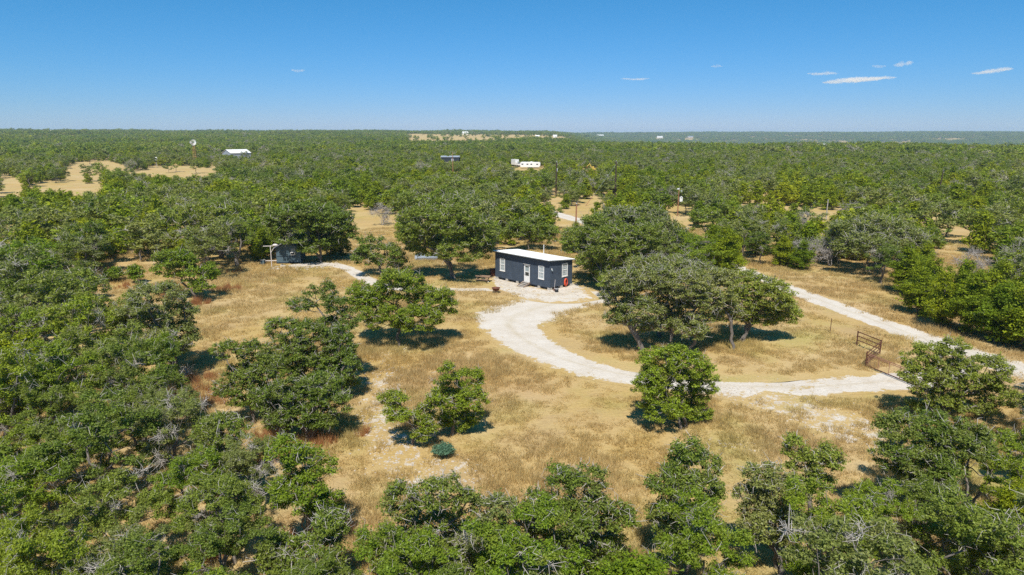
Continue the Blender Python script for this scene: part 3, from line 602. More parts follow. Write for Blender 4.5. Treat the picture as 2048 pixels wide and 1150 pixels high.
for px, py, L_, W_, e_, rd, lab in ((1785, 295, 30, 18, 5, 8, 'long white barn in the valley beside a shorter bright barn'), (1806, 294.5, 26, 18, 5, 8, 'shorter bright white barn beside the long valley barn'),
        (1655, 297, 16, 10, 4, 6, 'small white valley house standing apart among far trees'), (1742, 296, 22, 14, 4, 6, 'tan roofed shed beside the bare valley yard'),
        (1200, 273, 26, 16, 5, 8, 'white farmhouse on the blue far ridge'), (1320, 276, 20, 14, 5, 8, 'pale house on the slope below the blue ridge'), (1380, 276, 20, 14, 5, 8, 'tan house halfway up the blue ridge'),
        (930, 268.5, 22, 12, 5, 8, 'white barn crowning the pale stubble field'), (1110, 274, 14, 10, 4, 6, 'grey roofed house at the end of the pale stubble field'),
        (1075, 275, 14, 10, 4, 6, 'white cottage on the pale stubble field'), (104, 268, 14, 10, 5, 8, 'pale farmhouse on the tree lined rise'), (672, 277, 8, 6, 4, 5, 'small blue grey shed on the wooded rise')):
    x, y, z = terrain_hit(px, py); sc = math.hypot(x, y) / 2600
    t = gable('distant_house', lab, 0, 0, L_ * max(sc, .6), W_ * max(sc, .6), e_ + 3 * max(sc - .6, 0), rd + 4 * max(sc - .6, 0), random.Random(px).uniform(-.5, .5), 'tan' if 'tan' in lab else 'white', 'white' if 'white' in lab or 'pale' in lab else 'roofdull', (x, y, z)); FAR.append((x, y, 30 * max(sc, .6)))
# ------------------------------------------------------------------ trees
def catmull(p, k):
    return p
class Tree:
    """Skeleton grown from clump centres: each clump is joined to the nearest limb, limb thickness follows the pipe model."""
    def __init__(s, rng, clumps, base_r, stems, trunk_top, tip_r=.012, step=.45, gnarl=.10, base_xy=(0, 0)):
        pts = []; par = []; plen = []
        for k, top in enumerate(stems):
            b = np.array([base_xy[0] + rng.normal(0, .12) * (len(stems) > 1), base_xy[1] + rng.normal(0, .12) * (len(stems) > 1), -.15]); top = np.array(top, float)
            n = max(3, int(np.linalg.norm(top - b) / step)); prev = -1
            for i in range(n + 1):
                t = i / n; p = b + (top - b) * t; p[:2] += rng.normal(0, gnarl * .9, 2) * (0 < i < n)
                p[:2] += (b[:2] - top[:2]) * 0.35 * math.sin(t * math.pi) * .5
                pts.append(p); par.append(prev); plen.append(0 if prev < 0 else plen[prev] + np.linalg.norm(p - pts[prev])); prev = len(pts) - 1
        s.tips = []
        ctr = np.mean([np.array(t) for t in stems], 0)
        for c in clumps[np.argsort(np.linalg.norm(clumps - ctr, axis=1))]:
            P = np.array(pts); d = np.linalg.norm(P - c, axis=1)
            cost = d + .30 * np.array(plen) + .8 * np.clip(P[:, 2] - c[2] + .1, 0, 9) + 6.0 * (P[:, 2] < trunk_top * .55)
            i = int(np.argmin(cost)); a = P[i]; n = max(2, int(d[i] / step)); prev = i
            sag = rng.normal(0, .10) * d[i]; side = rng.normal(0, .10, 3) * d[i]
            for k in range(1, n + 1):
                t = k / n; p = a + (c - a) * t + side * math.sin(t * math.pi); p[2] += (sag + .08 * d[i]) * math.sin(t * math.pi); p += rng.normal(0, gnarl, 3) * (k < n)
                pts.append(p); par.append(prev); plen.append(plen[prev] + np.linalg.norm(p - pts[prev])); prev = len(pts) - 1
            s.tips.append(prev)
        s.P = np.array(pts); s.par = np.array(par); m = len(pts); e = 2.3; acc = np.zeros(m)
        for t in s.tips: acc[t] += tip_r ** e
        for i in range(m - 1, -1, -1):
            if acc[i] == 0: acc[i] = (tip_r * .6) ** e
            if s.par[i] >= 0: acc[s.par[i]] += acc[i]
        r = acc ** (1 / e); s.R = r * (base_r / max(r[0], 1e-6)) ** np.clip((r - tip_r) / (r[0] - tip_r + 1e-9), 0, 1)
        s.R[np.where(s.par < 0)[0]] *= 1.25
    def wood(s, sides_big=6, min_r=0.0):
        P, par, R = s.P, s.par, s.R; ch = {}
        for i, p in enumerate(par): ch.setdefault(p, []).append(i)
        V = []; Fq = []; stack = [(-1, i) for i in ch.get(-1, [])]; nv = 0
        while stack:
            p, i = stack.pop(); chain = ([p] if p >= 0 else []) + [i]
            while True:
                c = ch.get(chain[-1], [])
                if not c: break
                b = max(c, key=lambda k: R[k]); stack += [(chain[-1], k) for k in c if k != b]; chain.append(b)
            rr = R[chain].copy()
            if p >= 0: rr[0] = rr[1]
            if rr.max() < min_r: continue
            n = sides_big if rr.max() > .06 else (4 if rr.max() > .03 else 3)
            pts = P[chain]; d = np.gradient(pts, axis=0); d /= np.linalg.norm(d, axis=1)[:, None] + 1e-9
            ref = np.array([.31, .87, .38]); x = np.cross(d, ref); x /= np.linalg.norm(x, axis=1)[:, None] + 1e-9; y = np.cross(d, x)
            a = np.linspace(0, 2 * np.pi, n, endpoint=False)
            ring = pts[:, None] + (x[:, None] * np.cos(a)[None, :, None] + y[:, None] * np.sin(a)[None, :, None]) * rr[:, None, None]
            V.append(ring.reshape(-1, 3)); k = len(chain); i0 = nv + np.arange(k - 1)[:, None] * n; j = np.arange(n)[None]; jn = (j + 1) % n
            Fq.append(np.stack([i0 + j, i0 + jn, i0 + n + jn, i0 + n + j], -1).reshape(-1, 4)); nv += k * n
        return np.concatenate(V), np.concatenate(Fq)
def lobed_points(rng, lobes, n, spacing, shell=.55):
    """Clump centres spread over a union of ellipsoids (cx,cy,cz,rx,ry,rz), denser towards the outside."""
    lobes = np.array(lobes, float); wgt = (lobes[:, 3] * lobes[:, 4] * lobes[:, 5]) ** .67; wgt /= wgt.sum(); out = []; tries = 0
    while len(out) < n and tries < n * 30:
        tries += 1; l = lobes[rng.choice(len(lobes), p=wgt)]; d = rng.normal(0, 1, 3); d /= np.linalg.norm(d)
        if d[2] < -.88: d[2] *= -.6
        p = l[:3] + d * l[3:] * (shell + (1 - shell) * rng.random() ** .6)
        if p[2] < .4: continue
        if out and np.min(np.linalg.norm(np.array(out) - p, axis=1)) < spacing * (1 - tries / (n * 45)): continue
        out.append(p)
    return np.array(out)
def leaves(rng, centres, rc, size, k, flat=.7, up=.35, slim=.75, inner=.25):
    """Small triangular leaf sprays filling one flattened ball per centre."""
    V = []; 
    rcs = rc * rng.uniform(.65, 1.25, len(centres)); cnt = np.maximum(4, (k * np.pi * rcs ** 2 / (.5 * slim * size ** 2))).astype(int)
    idx = np.repeat(np.arange(len(centres)), cnt); n = len(idx)
    d = rng.normal(0, 1, (n, 3)); d /= np.linalg.norm(d, axis=1)[:, None]
    d[:, 2] = np.where(d[:, 2] < -.2, d[:, 2] * .5, d[:, 2])
    rad = (inner + (1 - inner) * rng.random(n) ** .55)
    lob = 1 + .30 * np.sin(d[:, 0] * 5.1 + idx * 1.7) * np.sin(d[:, 1] * 4.3 + idx * 2.9) + .2 * np.sin(d[:, 2] * 7 + idx)
    p = centres[idx] + d * (rad * rcs[idx] * lob)[:, None] * np.array([1, 1, flat])
    nrm = d * .7 + rng.normal(0, .75, (n, 3)); nrm[:, 2] += up; nrm /= np.linalg.norm(nrm, axis=1)[:, None]
    t = rng.normal(0, 1, (n, 3)); t -= nrm * np.sum(t * nrm, 1)[:, None]; t /= np.linalg.norm(t, axis=1)[:, None]; b = np.cross(nrm, t)
    s = size * rng.uniform(.65, 1.35, n)[:, None]
    v = np.stack([p - t * s * .5 - b * s * slim * .5, p - t * s * .35 + b * s * slim * .5, p + t * s * .6 + b * s * slim * .08], 1).reshape(-1, 3)
    return v, np.arange(n * 3).reshape(-1, 3)
def twigs(rng, centres, rc, per, length, r=.010, up=.3, wgt=None):
    """Bare three-sided twigs radiating out of each clump."""
    n = int(len(centres) * per); idx = rng.integers(0, len(centres), n) if wgt is None else rng.choice(len(centres), n, p=wgt / wgt.sum()); d = rng.normal(0, 1, (n, 3)); d[:, 2] += up; d /= np.linalg.norm(d, axis=1)[:, None]
    a = centres[idx] + rng.normal(0, .18 * rc, (n, 3)); ln = length * rng.uniform(.45, 1.25, n)[:, None]; bend = rng.normal(0, .22, (n, 3)) * ln
    m = a + d * ln * .55 + bend; e = a + d * ln + bend * .3 + rng.normal(0, .12, (n, 3)) * ln
    ref = rng.normal(0, 1, (n, 3)); x = np.cross(d, ref); x /= np.linalg.norm(x, axis=1)[:, None]; y = np.cross(d, x); V = []
    for p, rr in ((a, 1.3), (m, 1.0), (e, .45)):
        for an in (0, 2.094, 4.189): V.append(p + (x * math.cos(an) + y * math.sin(an)) * r * rr)
    v = np.stack(V, 1).reshape(-1, 3); o = np.arange(n)[:, None] * 9
    q = np.array([[k * 3 + j, k * 3 + (j + 1) % 3, (k + 1) * 3 + (j + 1) % 3, (k + 1) * 3 + j] for k in (0, 1) for j in range(3)])
    return v, (o[:, None] + q[None]).reshape(-1, 4)
def tree_meshes(name, rng, lobes, base_r, stems, leaf_mat, leaf, rc, k, twig_per, n_clump, spacing, trunk_top, twig_r=.011, twig_len=.8, sides=6, min_r=0.0, wood='bark', thin=0.0, flat=.82, slim=.75, upb=1.0, base_xy=(0, 0), shell=.55, joined=False, core=0.0):
    c = lobed_points(rng, lobes, n_clump, spacing, shell); T = Tree(rng, c, base_r, stems, trunk_top, base_xy=base_xy); wv, wf = T.wood(sides, min_r)
    keep = rng.random(len(c)) >= thin
    near = np.array([np.min(np.linalg.norm(c[~keep] - q, axis=1)) if (~keep).any() else 9 for q in c]); keep &= (near > rc * 1.1) | (rng.random(len(c)) < .5)   # dead limbs come in small groups
    lc = c[keep] if keep.any() else c[:1]
    tv, tf = twigs(rng, c, rc, twig_per, twig_len, twig_r, wgt=np.where(keep, 1.0, 9.0)) if twig_per > 0 else (np.zeros((0, 3)), np.zeros((0, 4), int))
    V = [wv, tv]; Fq = np.concatenate([wf, tf + len(wv)]) if len(tf) else wf; mi = np.concatenate([np.zeros(len(wf)), np.ones(len(tf))])
    if leaf_mat is None:
        return np_mesh(name + '_wood', np.concatenate(V), Fq, [wood, 'deadwood'], mi), None
    lv, lf = leaves(rng, lc, rc, leaf, k, flat, upb, slim)
    if core > 0:
        c2 = lobed_points(rng, [(*l[:3], l[3] * core, l[4] * core, l[5] * core) for l in lobes], max(3, n_clump // 4), spacing, .2); a, b = leaves(rng, c2, rc * 1.3, leaf * 1.6, k * .5, flat, upb, slim); lf = np.concatenate([lf, b + len(lv)]); lv = np.concatenate([lv, a])
    if joined:
        n0 = len(wv) + len(tv); v = np.concatenate([wv, tv, lv]); return np_mesh(name, v, [lf + n0, Fq], [leaf_mat, wood, 'twig'], np.concatenate([np.zeros(len(lf)), mi + 1])), None
    return np_mesh(name + '_wood', np.concatenate(V), Fq, [wood, 'twig'], mi), np_mesh(name + '_leaves', lv, lf, [leaf_mat])
def oak_lobes(rng, R, H, n=8, low=.30):
    out = [(0, 0, H * .78, R * .40, R * .40, H * .17)]
    for i in range(n):
        a = 6.283 * i * .382 + rng.uniform(-.5, .5); t = (i + .5) / n; q = R * (.30 + .42 * math.sin(math.pi * (.25 + .6 * t))) * rng.uniform(.75, 1.1); rr = R * rng.uniform(.30, .46)
        out.append((q * math.cos(a), q * math.sin(a), H * (low + .08 + (.86 - low) * t * rng.uniform(.85, 1.1)), rr, rr, rr * rng.uniform(.6, .85)))
    return out
def stem_tops(rng, R, H, n):
    return [(rng.normal(0, R * .12) + (R * .28 * math.cos(6.283 * i / n + 1)) * (n > 1), rng.normal(0, R * .12) + (R * .28 * math.sin(6.283 * i / n + 1)) * (n > 1), H * rng.uniform(.36, .5)) for i in range(n)]
def oak_proto(name, seed, R, H, leaf, k, n_clump, rc, twig, mat, stems=1, thin=0., min_r=0., joined=False, sides=6):
    rng = np.random.default_rng(seed)
    return tree_meshes(name, rng, oak_lobes(rng, R, H), .045 + .020 * R, stem_tops(rng, R, H, stems), mat, leaf, rc, k, twig, n_clump, rc * 1.05, H * .35, twig_r=max(.011, leaf * .075), twig_len=rc * 1.5, thin=thin, min_r=min_r, joined=joined, sides=sides)
def juniper_proto(name, seed, R, H, leaf, k, n_clump, rc, twig, joined=False, min_r=0.):
    rng = np.random.default_rng(seed); lobes = []
    for z, r in ((.18, .8), (.36, 1.0), (.55, .85), (.74, .6), (.9, .32)):
        for i in range(3):
            a = rng.uniform(0, 6.28); q = R * r * .28; lobes.append((q * math.cos(a), q * math.sin(a), H * z, R * r * .72, R * r * .72, H * .16))
    return tree_meshes(name, rng, lobes, .10, [(0, 0, H * .6), (R * .2, .1, H * .5)][:1 + seed % 2], 'juniper', leaf, rc, k, twig, n_clump, rc * .72, H * .1, twig_r=.010, twig_len=rc, min_r=min_r, flat=1.15, slim=.5, upb=.7, joined=joined, shell=.6, core=.6)
PR = {}
# level of detail A: seen within ~48 m; B: to ~110 m; C: to ~260 m; D: beyond; every tree stands 6 m tall and 2.5 m in crown radius before scaling
kinds = [('oak', 'oak', 1, .05, 2.6), ('oak', 'oak_fresh', 1, .03, 2.0), ('oak', 'oak_grey', 2, .10, 4.5), ('oak', 'oak', 2, .08, 3.4), ('oak', 'oak_grey', 1, .15, 5.0), ('oak', 'oak_fresh', 2, .07, 3.0)]
OAK_LOOK = ['full crowned olive green', 'fresh green dense', 'grey green twiggy', 'many stemmed olive green', 'sparse grey twigged', 'twin stemmed fresh green']
for i, (_, mt, st_, th, tw) in enumerate(kinds):
    PR['A', 'oak', i] = oak_proto(f'oakA{i}', 100 + i, 2.5, 6, .085, 2.3, 74, .37, tw * 1.5, mt, st_, th)
    PR['B', 'oak', i] = oak_proto(f'oakB{i}', 200 + i, 2.5, 6, .15, 1.9, 56, .44, tw * 1.0, mt, st_, th, .012)
    PR['C', 'oak', i] = oak_proto(f'oakC{i}', 300 + i, 2.5, 6, .27, 1.5, 36, .58, tw * .35, mt, st_, th, .02, True, 4)
    PR['C2', 'oak', i] = oak_proto(f'oakS{i}', 300 + i, 2.5, 6, .27, 1.5, 36, .58, tw * .35, mt, st_, th, .02, False, 4)
    if i < 3: PR['bareC', i] = oak_proto(f'bareC{i}', 350 + i, 2.3, 5.2, .20, .45, 34, .6, 5, 'bare', 2, 0, .02, True, 4); PR['bareD', i] = oak_proto(f'bareD{i}', 450 + i, 2.3, 5.2, .5, .8, 14, .9, 0, 'bare', 1, 0, .06, True, 3)
    PR['D', 'oak', i] = oak_proto(f'oakD{i}', 400 + i, 2.5, 6, .62, 1.3, 14, 1.0, 0, mt, 1, 0, .06, True, 3)
for i in range(4):
    PR['A', 'juniper', i] = juniper_proto(f'juniperA{i}', 500 + i, 2.1, 5.4, .105, 2.0, 84, .46, .8)
    PR['B', 'juniper', i] = juniper_proto(f'juniperB{i}', 520 + i, 2.1, 5.4, .17, 1.9, 58, .52, .4, False, .02)
    PR['C', 'juniper', i] = juniper_proto(f'juniperC{i}', 540 + i, 2.1, 5.4, .36, 1.7, 32, .66, .1, True, .03)
    PR['C2', 'juniper', i] = juniper_proto(f'juniperS{i}', 540 + i, 2.1, 5.4, .36, 1.7, 32, .66, .1, False, .03)
    PR['D', 'juniper', i] = juniper_proto(f'juniperD{i}', 560 + i, 2.1, 5.4, .70, 1.5, 14, .9, 0, True, .06)
for i in range(3):
    rng = np.random.default_rng(600 + i)
    PR['dead', i] = tree_meshes(f'dead{i}', rng, oak_lobes(rng, 2.4, 4.6, 5, .15), .15, stem_tops(rng, 2.4, 4.6, 2), None, .1, .6, 1, 15, 46, .5, 1.2, twig_r=.016, twig_len=.95, wood='deadwood')

def put_tree(name, label, cat, group, loc, meshes, rz, sc, wood_name='trunk'):
    t = thing(name, label, cat, loc, rz, group); t.scale = sc
    link(wood_name, meshes[0], t)
    if meshes[1] is not None: link('crown', meshes[1], t)
    return t
TAKEN = []                                    # (x, y, r) of trees already placed by hand
CNT = {'oak': 0, 'juniper': 0}
def hero(label, base, lobes, mat='oak', stems=1, dens=1.0, twig=2.0, thin=0.0, seed=None, name='live_oak_tree', depth=.8, group=None, kind='oak'):
    rng = np.random.default_rng(seed if seed is not None else int(base[0] * 7 + base[1]))
    b = np.array(G(*base)); dist = math.hypot(b[1], CAM_H); pm = F_PX / (b[1] * CP + CAM_H * SP); lb = []
    for k, (cx, cy_, rx, ry, *fwd) in enumerate(lobes):
        p = np.array(onplane(cx, cy_, b[1])); rx, rz_ = rx / pm, ry / pm / .96; oy = fwd[0] if fwd else rng.uniform(-.6, .6) * rx * depth * 1.5
        fc = (b[1] + oy) / b[1]; p = np.array([p[0] * fc, b[1] + oy, CAM_H + (p[2] - CAM_H) * fc]) - b; p[2] = max(p[2], rz_ * .6 + .3)
        lb.append((*p, rx, rx * depth, rz_ * .92))
    A = np.array(lb); R = float(np.mean(A[:, 3])); H = float((A[:, 2] + A[:, 5]).max()); leaf = min(max(.0023 * dist, .085), .32); rc = min(max(.34, .0080 * dist), .95) * .88
    surf = sum((l[3] * l[5] + l[3] * l[4]) for l in lb) * 3.1; n = int(min(320, max(14, surf / (rc * rc * 1.95) * dens)))
    w = A[:, 3] * A[:, 5]; ctr = (A[:, :3] * w[:, None]).sum(0) / w.sum()
    if stems == 1: tops = [(ctr[0] * .5, ctr[1] * .5, max(.8, (A[:, 2] - A[:, 5]).min() * .6 + ctr[2] * .35))]
    else: tops = [(*(ctr[:2] * .35 + (A[i % len(A), :2]) * .35), max(.8, ctr[2] * .6)) for i in rng.permutation(len(A))[:stems]]
    m = tree_meshes(name, rng, lb, .035 + .014 * H, tops, mat, leaf, rc, 1.9, twig * 1.3, n, rc * 1.05, tops[0][2], twig_r=max(.012, .00026 * dist), twig_len=rc * 1.5, thin=thin, min_r=.00016 * dist, sides=6)
    put_tree(name, label, 'tree', group, tuple(b), m, 0, (1, 1, 1)); CNT[kind] += 1
    ex = max(abs(A[:, 0]) + A[:, 3]); TAKEN.append((b[0] + ctr[0], b[1] + ctr[1], max(1.2, ex * .72)))
GRV = 'oaks of the grove inside the drive loop'; CLU = 'oaks of the clump beside the rust red grass'; EDG = 'oaks at the near edge of the clearing'
hero('wide spreading oak with one straight trunk alone beside the footpath', (797, 692), [(735, 592, 40, 30), (800, 572, 52, 30), (868, 605, 46, 32), (765, 632, 48, 28), (838, 636, 46, 26), (788, 556, 28, 16), (722, 606, 26, 24), (893, 600, 22, 22)], 'oak_fresh', 1, 1.15, 1.4)
hero('tall leaning oak with a bare crooked limb rising above the clump', (672, 765), [(655, 585, 19, 26), (608, 612, 28, 15), (690, 640, 26, 28), (672, 608, 24, 20), (622, 582, 16, 14), (680, 690, 30, 30), (655, 655, 26, 24)], 'oak', 1, 1.0, 2.0, group=CLU)
hero('bushy oak in the middle of the clump with broad rounded top', (612, 795), [(562, 662, 34, 26), (620, 668, 40, 32), (590, 708, 46, 30), (560, 730, 34, 28), (625, 740, 42, 30)], 'oak', 2, 1.0, 2.5, group=CLU)
hero('oak of the clump casting its shadow on the stony patch', (688, 800), [(680, 685, 32, 38), (692, 732, 28, 36), (652, 730, 30, 30), (680, 770, 34, 24)], 'oak', 2, 1.0, 2.5, group=CLU)
hero('oak of the clump leaning over the rust red grass', (503, 848), [(452, 697, 28, 18), (507, 705, 36, 28), (490, 752, 44, 28), (540, 742, 36, 30), (446, 780, 20, 22), (530, 790, 36, 28), (475, 795, 24, 22)], 'oak', 1, 1.0, 2.0, group=CLU)
hero('low wide oak of the clump with pale forked trunk', (622, 880), [(572, 782, 38, 28), (640, 772, 46, 28), (668, 802, 34, 25), (602, 822, 44, 28), (555, 838, 32, 22), (530, 800, 30, 26), (640, 835, 36, 20)], 'oak', 3, 1.0, 3.0, group=CLU)
hero('small crooked oak with bare grey top beside the blue green shrub', (823, 890), [(787, 797, 27, 17), (798, 826, 32, 14), (848, 832, 20, 34), (842, 866, 18, 16), (872, 800, 20, 22), (860, 850, 18, 16)], 'oak_fresh', 1, 1.0, 4.5)
hero('small full oak growing beside the crooked grey topped oak', (905, 870), [(896, 745, 21, 20), (936, 756, 30, 22), (905, 800, 34, 26), (945, 802, 29, 30), (922, 842, 30, 20), (882, 775, 20, 15), (950, 830, 20, 18), (895, 835, 18, 18)], 'oak_fresh', 2, 1.0, 1.6)
hero('round dense fresh green oak standing alone over the gravel drive', (1368, 855), [(1318, 722, 46, 28), (1378, 736, 44, 34), (1302, 772, 36, 36), (1350, 772, 58, 44), (1408, 772, 30, 44), (1328, 816, 48, 26), (1392, 826, 34, 24), (1345, 705, 34, 16)], 'oak_fresh', 2, 1.35, .8)
hero('grove oak with a bent grey trunk overhanging the gravel drive', (1283, 706), [(1236, 590, 34, 28), (1272, 620, 44, 32), (1250, 562, 38, 28), (1226, 632, 18, 20), (1292, 648, 28, 18)], 'oak_grey', 2, 1.0, 4.0, group=GRV)
hero('slim stemmed grove oak between the bent oak and the dark trunked oak', (1345, 700), [(1312, 560, 44, 28), (1336, 600, 48, 32), (1350, 640, 34, 22)], 'oak_grey', 2, 1.0, 4.0, group=GRV)
hero('dark trunked grove oak behind the round fresh green oak', (1384, 708), [(1380, 572, 44, 32), (1396, 620, 44, 32), (1380, 658, 34, 20), (1422, 600, 30, 28)], 'oak_grey', 1, 1.0, 4.0, group=GRV)
hero('pale trunked grove oak beside the open golden grass', (1466, 700), [(1442, 580, 34, 32), (1456, 620, 30, 28), (1442, 556, 28, 22)], 'oak_grey', 1, 1.0, 3.0, group=GRV)
hero('spreading end oak of the grove reaching towards the gravel road', (1484, 683), [(1500, 572, 48, 32), (1546, 590, 38, 32), (1562, 618, 34, 22), (1522, 630, 42, 24), (1482, 610, 34, 28), (1590, 634, 12, 12)], 'oak', 2, 1.05, 2.0, group=GRV)
hero('rear oak of the grove with many grey twigs', (1318, 676), [(1300, 534, 46, 22), (1350, 534, 44, 20), (1402, 545, 40, 20)], 'oak_grey', 2, 1.0, 5.0, group=GRV)
hero('large oak covering the far end of the tube gate', (1892, 838), [(1862, 706, 38, 20), (1904, 694, 28, 20), (1832, 722, 36, 20), (1850, 756, 42, 28), (1912, 750, 54, 38), (1970, 742, 48, 34), (1990, 790, 38, 34), (1872, 800, 52, 28), (1940, 802, 50, 34)], 'oak', 2, 1.1, 1.2)
hero('great spreading oak beside the far end of the cabin', (907, 558), [(892, 412, 44, 20), (842, 442, 48, 32), (910, 440, 58, 36), (960, 462, 36, 36), (852, 490, 42, 26), (922, 500, 48, 28), (968, 500, 24, 24), (830, 465, 34, 24)], 'oak', 2, 1.1, 2.0)
hero('thick oak crowding the window end of the cabin', (1216, 590), [(1200, 452, 48, 28, 5), (1152, 480, 40, 28, 7), (1232, 490, 56, 42), (1188, 522, 38, 28, 4), (1290, 472, 42, 32), (1232, 550, 42, 26), (1215, 568, 24, 14)], 'oak', 2, 1.1, 2.0)
hero('broad oak standing behind the thick oak at the cabin end', (1255, 545), [(1230, 440, 40, 26), (1290, 440, 46, 30), (1330, 470, 40, 30)], 'oak_grey', 2, 1.0, 5.0)
hero('small oak seen over the pale cabin roof', (1055, 500), [(1030, 460, 26, 18), (1070, 455, 34, 22), (1095, 470, 24, 18)], 'oak', 1, 1.0, 1.5)
hero('wide oak with low branches hanging over the small shed', (640, 524), [(600, 432, 48, 28), (650, 440, 56, 32), (690, 462, 22, 22), (640, 478, 50, 18), (590, 486, 24, 8, -2.6), (570, 482, 18, 7, -2.2), (615, 496, 20, 10, -2.4), (560, 440, 30, 26)], 'oak', 2, 1.1, 1.5)
hero('oak with pale lichen branches beside the plank bench', (442, 518), [(400, 432, 48, 28), (452, 436, 44, 32), (420, 480, 50, 22), (482, 470, 24, 28)], 'oak', 2, 1.0, 2.5)
hero('young oak at the rust red grass before the small shed', (392, 598), [(345, 520, 38, 20), (395, 545, 36, 24), (402, 570, 28, 13), (330, 538, 24, 17)], 'oak_fresh', 2, 1.0, 1.5)
hero('little bush oak alone on the pale grass patch', (226, 562), [(224, 548, 16, 9)], 'oak_fresh', 1, 1.0, 1.0)
hero('little upright oak beside the little bush oak', (277, 567), [(272, 546, 13, 14)], 'oak_fresh', 1, 1.0, 1.0)
hero('two trunked oak where the footpath bends', (768, 555), [(740, 490, 30, 24), (772, 510, 34, 24), (800, 530, 24, 17), (726, 512, 20, 20)], 'oak', 2, 1.0, 2.5)
hero('big grey green oak behind the strip of grass along the road', (1738, 543), [(1702, 462, 44, 24), (1760, 452, 44, 20), (1810, 480, 44, 28), (1740, 490, 56, 26), (1692, 495, 28, 20), (1840, 502, 24, 16)], 'oak_grey', 2, 1.0, 4.5)
hero('oak with two spires of leaves above the stony patch', (850, 1185), [(805, 1000, 38, 34), (886, 985, 46, 32), (935, 1005, 28, 24), (862, 1060, 76, 40), (800, 1100, 66, 44), (905, 1120, 76, 46)], 'oak', 2, 1.0, 4.0, group=EDG)
hero('ragged topped oak beside the oak with two spires', (1130, 1170), [(1122, 952, 28, 22), (1166, 962, 42, 32), (1082, 1000, 34, 24), (1182, 1010, 44, 32), (1122, 1040, 66, 36), (1172, 1090, 76, 46), (1240, 1030, 30, 30)], 'oak', 3, 1.0, 4.0, group=EDG)
hero('tall pointed oak with a leafy crest facing the round oak', (1385, 1125), [(1375, 900, 24, 22), (1390, 936, 56, 34), (1352, 965, 48, 28), (1402, 980, 48, 28), (1360, 1040, 66, 42)], 'oak', 2, 1.0, 3.0, group=EDG)
hero('twiggy oak between the pointed oak and the forked oak', (1560, 1140), [(1532, 950, 38, 24), (1562, 982, 48, 32), (1502, 988, 38, 24), (1540, 1040, 60, 40)], 'oak_grey', 2, 1.0, 4.5, group=EDG)
hero('slender forked oak with two leafy heads', (1622, 1095), [(1592, 890, 24, 20), (1652, 915, 34, 24), (1612, 930, 34, 22), (1632, 962, 30, 24)], 'oak', 2, .9, 3.0, group=EDG)
hero('massive oak below the tube gate with layered boughs', (1835, 1060), [(1800, 850, 40, 26), (1872, 860, 58, 36), (1782, 910, 38, 28), (1852, 930, 66, 40), (1930, 882, 58, 42)], 'oak', 2, 1.0, 2.0, group=EDG)
hero('broken crowned oak between the two spired and ragged oaks', (1000, 1200), [(995, 1020, 46, 30), (1042, 1060, 56, 36), (960, 1080, 50, 36)], 'oak_grey', 2, .9, 5.0, group=EDG)
hero('broad grey green oak at the edge of the thicket facing the small shed', (350, 742), [(310, 592, 54, 28), (360, 632, 34, 34), (282, 642, 58, 38), (330, 682, 56, 32), (375, 662, 20, 38)], 'oak_grey', 2, 1.0, 3.0, group='oaks at the thicket edge')
hero('bright oak column at the edge of the golden clearing', (612, 1085), [(572, 902, 38, 28), (620, 932, 48, 36), (592, 982, 56, 42), (650, 1012, 42, 32)], 'oak_fresh', 2, 1.0, 2.5, group='oaks at the thicket edge')
hero('oak with a thick grey leaning trunk beside the bright oak column', (472, 1005), [(442, 862, 52, 36), (420, 920, 46, 36), (472, 930, 36, 30)], 'oak', 2, 1.0, 3.0, group='oaks at the thicket edge')
hero('oak with bleached dead branches beside the bright oak column', (640, 1200), [(660, 1042, 38, 24), (622, 1110, 66, 36), (560, 1110, 48, 38)], 'oak', 2, 1.0, 6.0, group='oaks at the thicket edge')
for k, (px, py, s) in enumerate(((1603, 533, .85), (1660, 532, 1.0), (2022, 590, 1.15), (2048, 555, 1.1), (765, 450, .95), (100, 560, .9), (1700, 455, 1.1), (1600, 470, .9), (1940, 560, .8), (1215, 478, .8))):
    lab = ['bleached dead oak leaning over the strip of roadside grass', 'shaggy bleached dead oak beside the big grey green oak', 'pale dead oak sprawling over the roadside junipers', 'dead oak with long bare limbs at the bare grass gap', 'bare grey tree between junipers behind the pale grass patch',
           'bare grey tree in the thicket behind the little bush oak', 'bare grey tree beside the short grey post', 'bare twiggy tree behind the spreading end oak', 'low bare tree at the rim of the bare grass gap', 'bare grey tree behind the thick oak at the cabin end'][k]
    put_tree('dead_tree', lab, 'tree', None, G(px, py), PR['dead', k % 3], k * 1.3, (s, s, s * .95)); b = G(px, py); TAKEN.append((b[0], b[1], 1.5 * s))
for k, (px, py, s) in enumerate(((338, 346, .8), (206, 364, 1.1), (182, 363, 1.1), (112, 366, .9), (392, 347, 1.1), (352, 344, .9), (275, 341, 1.2), (255, 340, 1.2), (180, 328, 1.0), (60, 374, 1.0), (300, 335, 1.3))):
    b = G(px, py); put_tree('live_oak_tree', 'small dark oak standing free on the far pale pasture', 'tree', 'oaks standing free on the far pasture', b, PR['C2', 'oak', k % 4], k * 1.1, (s * 1.2, s * 1.2, s)); TAKEN.append((b[0], b[1], 2.5 * s)); CNT['oak'] += 1
for k, (px, py, s) in enumerate(((1835, 630, .85), (1880, 652, .9), (1935, 668, .95), (1992, 684, .95), (1862, 612, .9), (1922, 630, .95), (1985, 645, 1.0), (2048, 665, 1.05), (2045, 698, .95), (2090, 712, 1.0), (1840, 600, .75))):
    b = G(px, py); r_ = random.Random(px); put_tree('juniper_tree', 'dense yellow green juniper in the hedge along the gravel road', 'tree', 'junipers along the gravel road', b, PR['B', 'juniper', k % 4], r_.uniform(0, 6), (s * 1.15, s * 1.15, s)); TAKEN.append((b[0], b[1], 2.0 * s)); CNT['juniper'] += 1
